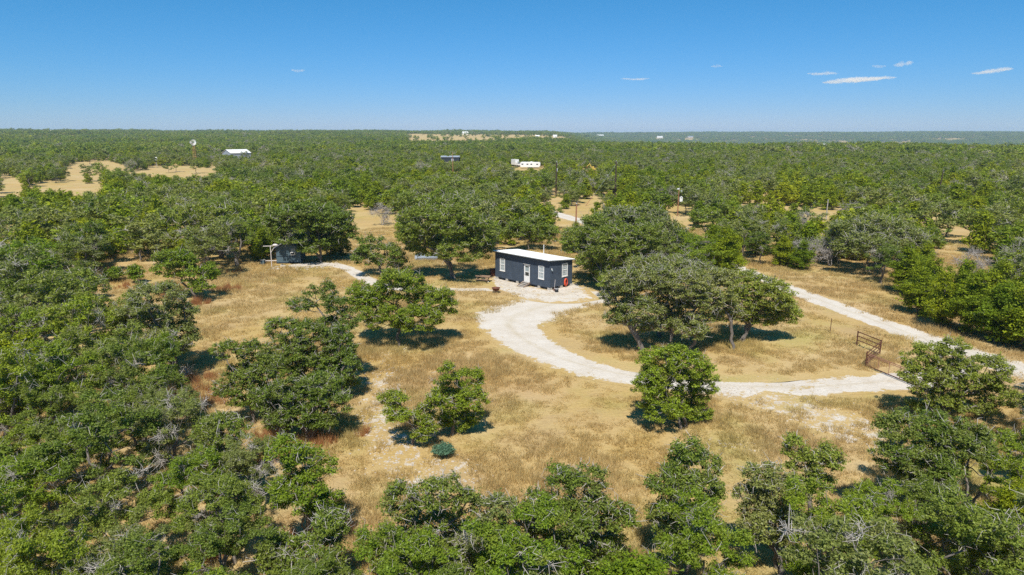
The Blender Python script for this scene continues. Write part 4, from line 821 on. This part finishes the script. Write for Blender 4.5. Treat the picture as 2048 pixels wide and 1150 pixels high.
t = thing('sage_shrub', 'low rounded blue green shrub alone on the stony grass', 'shrub', G(887, 915)); rng = np.random.default_rng(8)
c = lobed_points(rng, [(0, 0, .42, .55, .45, .35), (.25, 0, .38, .4, .4, .3), (-.25, .05, .36, .4, .4, .28)], 34, .14, .4); T = Tree(rng, c, .03, [(0, 0, .25)], .1, .006, .15, .02); wv, wf = T.wood(4)
link('stems', np_mesh('sage_wood', wv, wf, ['bark']), t); lv, lf = leaves(rng, c, .17, .075, 2.2, .9, .6, .6); link('foliage', np_mesh('sage_leaves', lv, lf, ['sage']), t)
# ------------------------------------------------------------------ the woods: scattered trees that leave the photographed clearings open
OPEN = [
 [(395, 600), (440, 560), (470, 532), (540, 540), (640, 532), (700, 525), (760, 560), (870, 560), (985, 562), (985, 494), (1148, 494), (1155, 585), (1225, 592), (1478, 588), (1466, 536), (1560, 536), (1660, 541), (1780, 572), (1795, 627), (1900, 672), (2070, 720), (2070, 805), (1900, 850), (1790, 850), (1740, 900), (1735, 950), (1690, 940), (1640, 885), (1580, 872), (1480, 930), (1450, 900), (1390, 868), (1320, 930), (1300, 1000), (1240, 990), (1190, 945), (1130, 918), (1050, 950), (1030, 990), (960, 975), (900, 940), (800, 950), (755, 1000), (735, 1090), (725, 1150), (690, 1150), (690, 1000), (650, 920), (560, 890), (480, 850), (430, 830), (400, 760), (395, 690), (400, 640)],
 [(185, 535), (300, 522), (420, 540), (440, 600), (390, 602), (300, 592), (250, 580), (190, 560)],
 [(690, 415), (780, 428), (792, 468), (760, 500), (705, 482), (690, 445)], [(1104, 423), (1130, 430), (1130, 439), (1104, 433)], [(1342, 408), (1366, 408), (1366, 432), (1340, 434)],
 [(1850, 429), (1950, 434), (1948, 445), (1855, 440)], [(1868, 500), (1930, 505), (2015, 525), (1990, 547), (1930, 537), (1872, 542)],
 [(120, 346), (150, 324), (215, 320), (258, 334), (205, 343)], [(245, 347), (345, 329), (435, 338), (425, 353), (330, 351)], [(60, 373), (100, 362), (215, 371), (208, 381), (130, 385)], [(0, 382), (45, 372), (40, 386), (0, 395)], [(0, 352), (55, 356), (40, 364), (0, 362)],
 [(790, 505), (1000, 500), (1000, 562), (790, 560)],
]
SHOW = [                                      # things that show between the trees: (pixel outline, distance); only nearer trees must keep clear
 ([(1024, 312), (1041, 312), (1041, 327), (1024, 327)], G(1033, 333)[1]),
 ([(1030, 312), (1083, 319), (1083, 338), (1040, 338), (1028, 326)], G(1061, 335.5)[1]),
 ([(446, 296), (497, 294), (499, 311), (446, 309)], G(474, 318)[1]),
 ([(378, 271), (401, 271), (401, 312), (378, 312)], G(392, 331)[1]),
 ([(306, 304), (322, 304), (322, 332), (306, 332)], G(314, 333)[1]),
 ([(882, 311), (920, 311), (920, 322), (882, 322)], G(901, 324)[1]),
 ([(1172, 324), (1194, 324), (1194, 335), (1172, 335)], G(1187, 341)[1]),
 ([(1108, 321), (1116, 321), (1116, 373), (1108, 373)], G(1112, 394)[1]),
 ([(1226, 319), (1235, 319), (1235, 377), (1226, 377)], G(1230, 398)[1]),
 ([(1147, 403), (1158, 403), (1158, 446), (1147, 446)], G(1152, 448)[1]),
 ([(1346, 373), (1368, 373), (1368, 432), (1346, 432)], G(1355, 432)[1]),
 ([(1874, 337), (1886, 337), (1884, 368), (1872, 368)], G(1878, 384)[1]),
 ([(1647, 398), (1657, 398), (1657, 424), (1647, 424)], G(1652, 440)[1]),
 ([(903, 302), (910, 302), (910, 342), (903, 342)], G(906, 352)[1]),
 ([(774, 289), (780, 289), (780, 309), (774, 309)], G(777, 330)[1]),
 ([(1229, 333), (1233, 340), (1176, 410), (1168, 408)], G(1200, 398)[1]),
 ([(552, 476), (606, 476), (606, 530), (527, 540), (527, 488)], G(578, 527)[1]),
 ([(985, 485), (1148, 500), (1148, 590), (985, 570)], G(1040, 575)[1]),
]
gx, gy = np.meshgrid(np.arange(-100, 2152, 4.0) + 2, np.arange(240, 1300, 4.0) + 2); RAST = np.zeros(gx.shape, bool)
for poly in OPEN:
    p = np.array(poly, float); ins = np.zeros(gx.shape, bool)
    for (x1, y1), (x2, y2) in zip(p, np.roll(p, -1, 0)):
        c = ((y1 > gy) != (y2 > gy)); ins ^= c & (gx < (x2 - x1) * (gy - y1) / (y2 - y1 + 1e-9) + x1)
    RAST |= ins
NEARER = np.zeros(gx.shape)
for poly, dd in SHOW:
    p = np.array(poly, float); ins = np.zeros(gx.shape, bool)
    for (x1, y1), (x2, y2) in zip(p, np.roll(p, -1, 0)):
        c = ((y1 > gy) != (y2 > gy)); ins ^= c & (gx < (x2 - x1) * (gy - y1) / (y2 - y1 + 1e-9) + x1)
    if np.ptp(p[:, 0]) < 20:                  # slim poles: widen, so that no crown slips between the sample points
        ins = (np.abs(gx - p[:, 0].mean()) < 14) & (gy > p[:, 1].min()) & (gy < p[:, 1].max())
    NEARER = np.maximum(NEARER, ins * dd)
def covers(x, y, R, H):                       # share of the crown outline that would hide ground or things that show in the photograph
    th = np.linspace(0, 2 * np.pi, 14, endpoint=False); hit = np.zeros(len(x)); tot = 0
    for rr in (.55, .95):
        for a in th:
            px, py, _ = project(np.stack([x + R * 1.22 * rr * np.cos(a), y, H * .58 + H * .52 * rr * np.sin(a)], -1))
            i = ((py - 240) / 4).astype(int); j = ((px + 100) / 4).astype(int); ok = (i >= 0) & (i < RAST.shape[0]) & (j >= 0) & (j < RAST.shape[1])
            ii, jj = np.clip(i, 0, RAST.shape[0] - 1), np.clip(j, 0, RAST.shape[1] - 1); hit += np.where(ok, RAST[ii, jj] * 1.0 + (NEARER[ii, jj] > y + 1.0) * 4.0, 0.0); tot += 1
    px, py, _ = project(np.stack([x, y, 0 * x], -1)); i = ((py - 240) / 4).astype(int); j = ((px + 100) / 4).astype(int); ok = (i >= 0) & (i < RAST.shape[0]) & (j >= 0) & (j < RAST.shape[1])
    base = np.where(ok, RAST[np.clip(i, 0, RAST.shape[0] - 1), np.clip(j, 0, RAST.shape[1] - 1)], False)
    return hit / tot, base
rng = np.random.default_rng(77); FARM = 520.0
nC = 62000; r = np.sqrt(rng.uniform(13 ** 2, FARM ** 2, nC)); r[:9000] = np.sqrt(rng.uniform(13 ** 2, 110 ** 2, 9000)); a = rng.uniform(-math.radians(43), math.radians(43), nC)
x = r * np.sin(a); y = r * np.cos(a); od = np.argsort(rng.random(nC) + (r > 110) * 2); x, y, r = x[od], y[od], r[od]
pj = np.where(r < 82, .05, np.where(wave(x, y, 70) > .0, .80, .22)); pj = np.where((x > 30) & (r < 130) & (r > 60), .5, pj); isj = rng.random(nC) < pj
R = np.where(isj, rng.uniform(1.5, 2.7, nC), np.where(r < 62, rng.uniform(1.6, 2.6, nC), rng.uniform(2.1, 3.7, nC)))
H = np.where(isj, R * rng.uniform(1.9, 2.5, nC), np.where(r < 62, R * rng.uniform(2.1, 2.8, nC), R * rng.uniform(1.7, 2.2, nC)))
cv, bs = covers(x, y, R, H)
pasture = (np.abs(wave(x, y, 130)) > .93) & (r > 130)
dens = np.where((wave(x + 90, y - 40, 46) > .72) & (r > 115), 0.15, 1.0)
ok = (cv < .10) & ~bs & ~pasture & (rng.random(nC) < dens) & ~((wave(x - 60, y + 30, 31) > .80) & (r > 115)) & ~on_ribbon(x, y, 1.35); x, y, r, R, H, isj = (q[ok] for q in (x, y, r, R, H, isj))
keep = []; cell = {}; CS = 4.0
for tx, ty, tr_ in TAKEN:
    for ci in range(int((tx - tr_) // CS), int((tx + tr_) // CS) + 1):
        for cj in range(int((ty - tr_) // CS), int((ty + tr_) // CS) + 1): cell.setdefault((ci, cj), []).append((tx, ty, tr_ * .9))
for k in range(len(x)):
    i0, j0 = int(x[k] // CS), int(y[k] // CS); rk = R[k] * (.64 if r[k] < 62 else .68); bad = False
    for ci in range(i0 - 1, i0 + 2):
        for cj in range(j0 - 1, j0 + 2):
            for qx, qy, qr in cell.get((ci, cj), ()):
                if (qx - x[k]) ** 2 + (qy - y[k]) ** 2 < (qr + rk) ** 2: bad = True; break
            if bad: break
        if bad: break
    if not bad: cell.setdefault((i0, j0), []).append((x[k], y[k], rk)); keep.append(k)
x, y, r, R, H, isj = (q[keep] for q in (x, y, r, R, H, isj))
px, py, dp = project(np.stack([x, y, H * .6], -1)); rpx = R / dp * F_PX
seen = (px > -rpx * 1.0) & (px < 2048 + rpx * 1.0) & (py < 1150 + rpx * 1.6)
def area(x, y, r):
    if r < 48 and x < -7: return 'in the dense oak thicket beside the rust red grass'
    if r < 60 and x > 14: return 'in the thicket below the tube gate'
    if r < 52: return 'in the oak thicket at the stony end of the clearing'
    deep = 'deep ' if r > 120 else ''
    if x > 6 + .42 * y and r < 190: return deep + 'in the wood across the gravel road'
    if x < -.42 * y: return deep + 'in the wood behind the thicket edge oaks'
    if x < -.12 * y: return deep + 'in the wood behind the small shed'
    if x < .22 * y: return deep + 'in the wood behind the dark cabin'
    return deep + 'in the wood around the short meter pole'
stuff = {'oak': [], 'juniper': []}
JUN_LOOK = ['rounded yellow green', 'pointed yellow green', 'shaggy bright green', 'narrow topped green']
for kind in ('oak', 'juniper'):
    idx = np.nonzero(isj == (kind == 'juniper'))[0]; idx = idx[np.argsort(r[idx] / R[idx] + 1e6 * ~seen[idx])]; lim = 296 - CNT[kind]
    for n_, k in enumerate(idx):
        v = int(rng.integers(0, 6 if kind == 'oak' else 4)); rz = rng.uniform(0, 6.28)
        if kind == 'oak' and v == 4 and rng.random() < .4: v = 0
        if kind == 'oak' and r[k] > 85 and v in (1, 5) and rng.random() < .65: v = 2
        s0 = (2.5, 6.0) if kind == 'oak' else (2.1, 5.4); sc = (R[k] / s0[0], R[k] / s0[0] * rng.uniform(.9, 1.1), H[k] / s0[1])
        if n_ < lim and seen[k]:
            lod = 'A' if r[k] < 46 else ('B' if r[k] < 105 else 'C2'); look = (OAK_LOOK if kind == 'oak' else JUN_LOOK)[v]; ar = area(x[k], y[k], r[k])
            put_tree('live_oak_tree' if kind == 'oak' else 'juniper_tree', f"{look} {'oak' if kind == 'oak' else 'juniper'} {ar}", 'tree', f"{look} {'oaks' if kind == 'oak' else 'junipers'} {ar}", (x[k], y[k], 0), PR[lod, kind, v], rz, sc)
        elif seen[k] or r[k] < 60: stuff[kind].append((x[k], y[k], 0.0, rz, *sc, 6 + v % 3 if kind == 'oak' and rng.random() < .10 else v))
# beyond: the far woods, instanced as one mass each
def far_points(n, r0, r1, spacing, rng):
    r = np.sqrt(rng.uniform(r0 ** 2, r1 ** 2, n)); a = rng.uniform(-math.radians(41), math.radians(41), n); x = r * np.sin(a); y = r * np.cos(a)
    ij = np.stack([x // spacing, y // spacing], 1).astype(int); _, u = np.unique(ij, axis=0, return_index=True); x, y = x[u], y[u]; r = np.hypot(x, y); az = np.degrees(np.arctan2(x, y))
    stub = (az > -8.5) & (az < 4.6) & (r > 1150 + 25 * az) & (r < 2050); stub2 = (az > 21.5) & (az < 26) & (r > 3100) & (r < 4200)
    k = (np.abs(wave(x, y, 240)) < .90) & (rng.random(len(x)) < np.where(stub | (stub2 & (wave(x, y, 300) > 0)), .05, np.where(wave(x - 300, y, 420) > .80, .12, 1.0)))
    px, py, _ = project(np.stack([x, y, hz(x, y) + 3], -1)); i = ((py - 240) / 4).astype(int); j = ((px + 100) / 4).astype(int); o2 = (i >= 0) & (i < RAST.shape[0]) & (j >= 0) & (j < RAST.shape[1])
    k &= ~np.where(o2, RAST[np.clip(i, 0, RAST.shape[0] - 1), np.clip(j, 0, RAST.shape[1] - 1)], False)
    for fx, fy, fr in FAR: k &= ~(((x - fx) ** 2 + (y - fy) ** 2 < (fr * .7) ** 2) | ((np.abs(np.arctan2(x, y) - math.atan2(fx, fy)) < fr * .5 / math.hypot(fx, fy)) & (np.hypot(x, y) < math.hypot(fx, fy)) & (np.hypot(x, y) > math.hypot(fx, fy) - 6 * fr)))
    return x[k], y[k]
def scatter(name, label, cat, pts, protos, kind='stuff'):
    """One object: instances of the prototypes on its points, with turn, size and choice stored per point."""
    pts = np.asarray(pts, float); me = bpy.data.meshes.new(name); me.vertices.add(len(pts)); me.vertices.foreach_set('co', pts[:, :3].astype(np.float32).ravel())
    rot = np.zeros((len(pts), 3)); rot[:, 2] = pts[:, 3]
    me.attributes.new('rot', 'FLOAT_VECTOR', 'POINT').data.foreach_set('vector', rot.astype(np.float32).ravel())
    me.attributes.new('scl', 'FLOAT_VECTOR', 'POINT').data.foreach_set('vector', pts[:, 4:7].astype(np.float32).ravel())
    me.attributes.new('pick', 'INT', 'POINT').data.foreach_set('value', pts[:, 7].astype(np.int32))
    o = link(name, me); tag(o, label, cat, kind=kind); coll = bpy.data.collections.new(name + '_kit')
    for i, p in enumerate(protos): q = bpy.data.objects.new(f'{name}_kit_{i:02d}', p[0] if isinstance(p, tuple) else p); coll.objects.link(q)
    g = bpy.data.node_groups.new(name, 'GeometryNodeTree'); g.interface.new_socket('Geometry', in_out='INPUT', socket_type='NodeSocketGeometry'); g.interface.new_socket('Geometry', in_out='OUTPUT', socket_type='NodeSocketGeometry')
    gi = g.nodes.new('NodeGroupInput'); go = g.nodes.new('NodeGroupOutput'); ip = g.nodes.new('GeometryNodeInstanceOnPoints'); ci = g.nodes.new('GeometryNodeCollectionInfo'); m2p = g.nodes.new('GeometryNodeMeshToPoints')
    ci.inputs['Collection'].default_value = coll; ci.inputs['Separate Children'].default_value = True; ci.inputs['Reset Children'].default_value = True; ip.inputs['Pick Instance'].default_value = True
    def att(n, ty): q = g.nodes.new('GeometryNodeInputNamedAttribute'); q.data_type = ty; q.inputs['Name'].default_value = n; return [s for s in q.outputs if s.enabled][0]
    K = g.links.new; K(gi.outputs[0], m2p.inputs[0]); K(m2p.outputs[0], ip.inputs['Points']); K(ci.outputs[0], ip.inputs['Instance'])
    K(att('pick', 'INT'), ip.inputs['Instance Index']); K(att('rot', 'FLOAT_VECTOR'), ip.inputs['Rotation']); K(att('scl', 'FLOAT_VECTOR'), ip.inputs['Scale']); K(ip.outputs[0], go.inputs[0])
    md = o.modifiers.new('scatter', 'NODES'); md.node_group = g; return o
scatter('oak_wood', 'mass of far oaks in the wood behind the clearing', 'wood', stuff['oak'], [PR['C', 'oak', i] for i in range(6)] + [PR['bareC', i] for i in range(3)])
scatter('juniper_wood', 'mass of far junipers in the wood behind the clearing', 'wood', stuff['juniper'], [PR['C', 'juniper', i] for i in range(4)])
pts = []
for n, r0, r1, sp, smin, smax in ((60000, FARM - 5, 1100, 5.6, .65, 1.75), (70000, 1095, 2600, 9.5, 1.1, 2.6), (160000, 2595, 7000, 17.0, 2.4, 4.6)):
    fx, fy = far_points(n, r0, r1, sp, rng); m = len(fx); s = rng.uniform(smin, smax, m); hs = np.minimum(s, 1.0 + .25 * s) * rng.uniform(.6, 1.2, m)
    v = np.where(rng.random(m) < np.where(wave(fx, fy, 160) > .1, .55, .2), rng.integers(6, 10, m), rng.integers(0, 6, m))
    v = np.where(rng.random(m) < np.where(wave(fx + 70, fy, 210) > .5, .16, .03), rng.integers(10, 13, m), v)
    pts.append(np.stack([fx, fy, hz(fx, fy) - .1, rng.uniform(0, 6.28, m), s, s, hs, v], 1))
scatter('distant_woods', 'endless scrub wood of oak and juniper running to the horizon', 'woodland', np.concatenate(pts), [PR['D', 'oak', i] for i in range(6)] + [PR['D', 'juniper', i] for i in range(4)] + [PR['bareD', i] for i in range(3)])
# ------------------------------------------------------------------ dry grass, red bluestem, stones
def grass_patch(seed, n, size, h0, h1, wd, mat, tuft=.12, lean=.35):
    rng = np.random.default_rng(seed); nt_ = max(3, n // 12); tc = rng.uniform(-size / 2, size / 2, (nt_, 2)); i = rng.integers(0, nt_, n)
    p = np.zeros((n, 3)); p[:, :2] = tc[i] + rng.normal(0, tuft, (n, 2)); h = rng.uniform(h0, h1, n) * rng.uniform(.6, 1.2, nt_)[i]
    d = rng.normal(0, lean, (n, 2)) + np.array([.18, .05]); a = rng.uniform(0, 6.28, n); w_ = np.stack([np.cos(a), np.sin(a), 0 * a], 1) * (wd * rng.uniform(.6, 1.3, n))[:, None]
    tip = p + np.concatenate([d * h[:, None], h[:, None]], 1); p[:, 2] = -.02
    v = np.stack([p - w_, p + w_, tip], 1).reshape(-1, 3); return np_mesh(f'grass_{seed}', v, np.arange(3 * n).reshape(-1, 3), [mat])
rng = np.random.default_rng(9); gp = []
for r0, r1, sp, s in ((14, 60, .85, 1.0), (60, 130, 1.35, 1.5)):
    X, Y = np.meshgrid(np.arange(-110, 110, sp), np.arange(12, 130, sp)); X = X.ravel() + rng.uniform(-.5, .5, X.size) * sp; Y = Y.ravel() + rng.uniform(-.5, .5, Y.size) * sp
    rr = np.hypot(X, Y); k = (rr >= r0) & (rr < r1) & (np.abs(X) < .80 * Y + 3); X, Y = X[k], Y[k]
    q = project(np.stack([X, Y, 0 * X], -1)); k = ~on_ribbon(X, Y, .78); X, Y = X[k], Y[k]
    dn = wave(X, Y, 9) * .5 + wave(X + 40, Y, 23) * .5                     # thin, short places and tall places
    stony = np.zeros(len(X))
    for c, h, st_ in RIBBONS[3:]:
        for i in range(0, len(c), 2): stony = np.maximum(stony, (np.hypot(X - c[i, 0], Y - c[i, 1]) < h[i] * 1.15) * 1.0)
    c_, s_ = math.cos(-CAB_RZ), math.sin(-CAB_RZ); lx = (X - CAB[0]) * c_ - (Y - CAB[1]) * s_; ly = (X - CAB[0]) * s_ + (Y - CAB[1]) * c_
    inside = (lx > -.4) & (lx < CL + .4) & (ly > -CW - .4) & (ly < .6); shd = (np.abs(X - SH[0]) < 2) & (Y > SH[1] - .3) & (Y < SH[1] + 3.8)
    k = (rng.random(len(X)) < np.clip(.80 + .6 * dn, .2, 1)) & (rng.random(len(X)) > stony * .8) & ~inside & ~shd; X, Y, dn = X[k], Y[k], dn[k]; m = len(X)
    hs = np.clip(.75 + .55 * dn, .3, 1.5) * rng.uniform(.8, 1.2, m)
    gp.append(np.stack([X, Y, 0 * X, rng.uniform(0, 6.28, m), np.full(m, s), np.full(m, s), hs, rng.integers(0, 5, m)], 1))
scatter('dry_grass', 'golden dry grass covering the clearing', 'grass', np.concatenate(gp), [grass_patch(i, 230, 1.15, .12, .50, .016, 'grass') for i in range(5)])
rp = []
for px, py, R_, n in ((395, 800, 2.3, 60), (388, 760, 1.4, 24), (455, 580, 1.5, 26), (398, 606, 1.3, 22), (350, 590, 1.6, 22), (470, 990, 1.2, 24), (425, 1085, 1.4, 26), (640, 1075, 1.2, 18), (205, 542, 1.5, 18), (330, 575, 1.6, 20), (560, 905, 1.2, 16), (640, 885, .9, 14), (480, 935, 1.1, 18), (250, 575, 1.2, 12), (470, 545, 1.2, 10), (540, 880, 1.0, 12), (720, 870, .5, 5)):
    b = G(px, py)
    for _ in range(int(n * .7)): a = rng.uniform(0, 6.28); q = R_ * math.sqrt(rng.random()); s = rng.uniform(.7, 1.3); rp.append((b[0] + q * math.cos(a), b[1] + q * math.sin(a), 0, rng.uniform(0, 6.28), s, s, s * rng.uniform(.8, 1.2), rng.integers(0, 3)))
scatter('red_bluestem', 'rust red tall grass tufts beside the oak thicket', 'grass', rp, [grass_patch(60 + i, 70, .5, .35, .85, .012, 'redgrass', .07, .28) for i in range(3)])
def stone_mesh(seed):
    rg = random.Random(seed); bm = bmesh.new(); bmesh.ops.create_icosphere(bm, subdivisions=1, radius=.5)
    for v in bm.verts: v.co = Vector((v.co.x * rg.uniform(.7, 1.3), v.co.y * rg.uniform(.7, 1.3), v.co.z * rg.uniform(.4, .7)))
    me = bpy.data.meshes.new(f'stone_{seed}'); bm.to_mesh(me); bm.free(); me.materials.append(M['stone']); return me
sp = []
def strew(le, re, n, s0, s1):
    a = resample([G(*p)[:2] for p in le], 40); b = resample([G(*p)[:2] for p in re], 40)
    for _ in range(n):
        t = rng.integers(0, 40); u = rng.normal(.5, .30); p = a[t] + (b[t] - a[t]) * u + rng.normal(0, .3, 2); s = rng.uniform(s0, s1) * rng.uniform(.5, 1); sp.append((p[0], p[1], s * .08, rng.uniform(0, 6.28), s, s, s, rng.integers(0, 5)))
strew([(730, 750), (715, 850), (735, 920), (780, 970), (850, 1010)], [(800, 730), (800, 840), (850, 890), (930, 930), (980, 950)], 900, .07, .26)
strew([(985, 562), (1010, 580), (1050, 596), (1100, 598), (1180, 588)], [(990, 552), (1020, 562), (1055, 572), (1100, 580), (1160, 568)], 520, .10, .38)
strew([(1440, 790), (1560, 830), (1640, 870), (1740, 895)], [(1440, 770), (1600, 795), (1680, 815), (1790, 850)], 700, .06, .20)
strew([(535, 545), (600, 540), (670, 533)], [(540, 531), (600, 529), (670, 525)], 260, .12, .55)
strew([(800, 700), (760, 705), (735, 720)], [(900, 680), (830, 700), (780, 740)], 160, .06, .2)
strew([(1430, 790), (1560, 800), (1700, 785)], [(1430, 760), (1560, 765), (1700, 757)], 220, .05, .14); strew([(1420, 890), (1480, 900), (1500, 905)], [(1430, 880), (1500, 885), (1540, 890)], 60, .08, .2)
strew([(620, 565), (640, 572)], [(680, 560), (700, 566)], 50, .08, .22); strew([(500, 560), (520, 566)], [(560, 560), (560, 566)], 40, .08, .25)
scatter('loose_stones', 'pale limestone chips strewn over the bare ground', 'stones', sp, [stone_mesh(i) for i in range(5)])

# ------------------------------------------------------------------ clouds and haze
m, t, o = new_mat('cloud_vapour'); pv = N(t, 'ShaderNodeVolumePrincipled'); pv.inputs['Color'].default_value = (1, .985, .97, 1); pv.inputs['Density'].default_value = .0048; pv.inputs['Anisotropy'].default_value = .0; L(t, pv.outputs[0], o.inputs[1]); M['cloud'] = m
def cloud(label, px, py, wpx, hpx, dist, seed, n=7, tilt=0.0):
    rg = random.Random(seed); d = ray(px, py); k = dist / d[1]; c = (d[0] * k, d[1] * k, CAM_H + d[2] * k); pm = F_PX / dist; W_, H_ = wpx / pm, hpx / pm
    bm = bmesh.new()
    for i in range(n):
        u = (i + .5) / n * 2 - 1; s = math.sqrt(max(.08, 1 - u * u)) * rg.uniform(.6, 1.1); mt = Matrix.Translation((u * W_ * .46, rg.uniform(-.1, .1) * W_, (tilt * u + rg.uniform(-.1, .15)) * H_)) @ Matrix.Diagonal((W_ * .20, W_ * .16, H_ * .40 * s, 1))
        bmesh.ops.create_icosphere(bm, subdivisions=3, radius=1.0, matrix=mt)
    me = bpy.data.meshes.new('cloud'); bm.to_mesh(me); bm.free(); me.materials.append(M['cloud']); o = link('cloud', me); o.location = c
    rm = o.modifiers.new('fuse', 'REMESH'); rm.mode = 'VOXEL'; rm.voxel_size = max(H_ / 9, 4.0)
    tx = bpy.data.textures.new('cloud_billow', 'CLOUDS'); tx.noise_scale = H_ * .6; dm = o.modifiers.new('billow', 'DISPLACE'); dm.texture = tx; dm.strength = H_ * .6; dm.texture_coords = 'LOCAL'
    tag(o, label, 'cloud'); return o
cloud('small lone oval cloud far from the other clouds', 596, 141, 26, 8, 9000, 1, 5)
cloud('longest flat cloud with a raised end', 1718, 159, 110, 11, 9000, 2, 10, .35)
cloud('thin flat cloud beside the longest cloud', 1646, 147, 52, 8, 9000, 3, 7)
cloud('small puffed cloud with a rounded head', 1806, 128, 36, 11, 9000, 4, 6, .25)
cloud('tiny oval cloud trailing the puffed cloud', 1758, 133, 24, 7, 9000, 5, 5)
cloud('slanting wispy cloud apart from the cloud group', 1988, 142, 66, 9, 9000, 6, 8, .5)
cloud('faint low streak of cloud over the blue ridge', 1270, 158, 50, 6, 9000, 7, 6)
cloud('faint scrap of cloud between the streak and the longest cloud', 1434, 132, 22, 6, 9000, 8, 5)
hzb = MB().box((0, 3600, -20), (16000, 9600, 150)).build('haze', 'white'); hzb.data.materials.clear(); hzb['kind'] = 'stuff'
m, t, o = new_mat('thin_haze'); pv = N(t, 'ShaderNodeVolumePrincipled'); pv.inputs['Color'].default_value = (.50, .72, 1.0, 1); pv.inputs['Density'].default_value = 1.05e-4; L(t, pv.outputs[0], o.inputs[1]); hzb.data.materials.append(m)
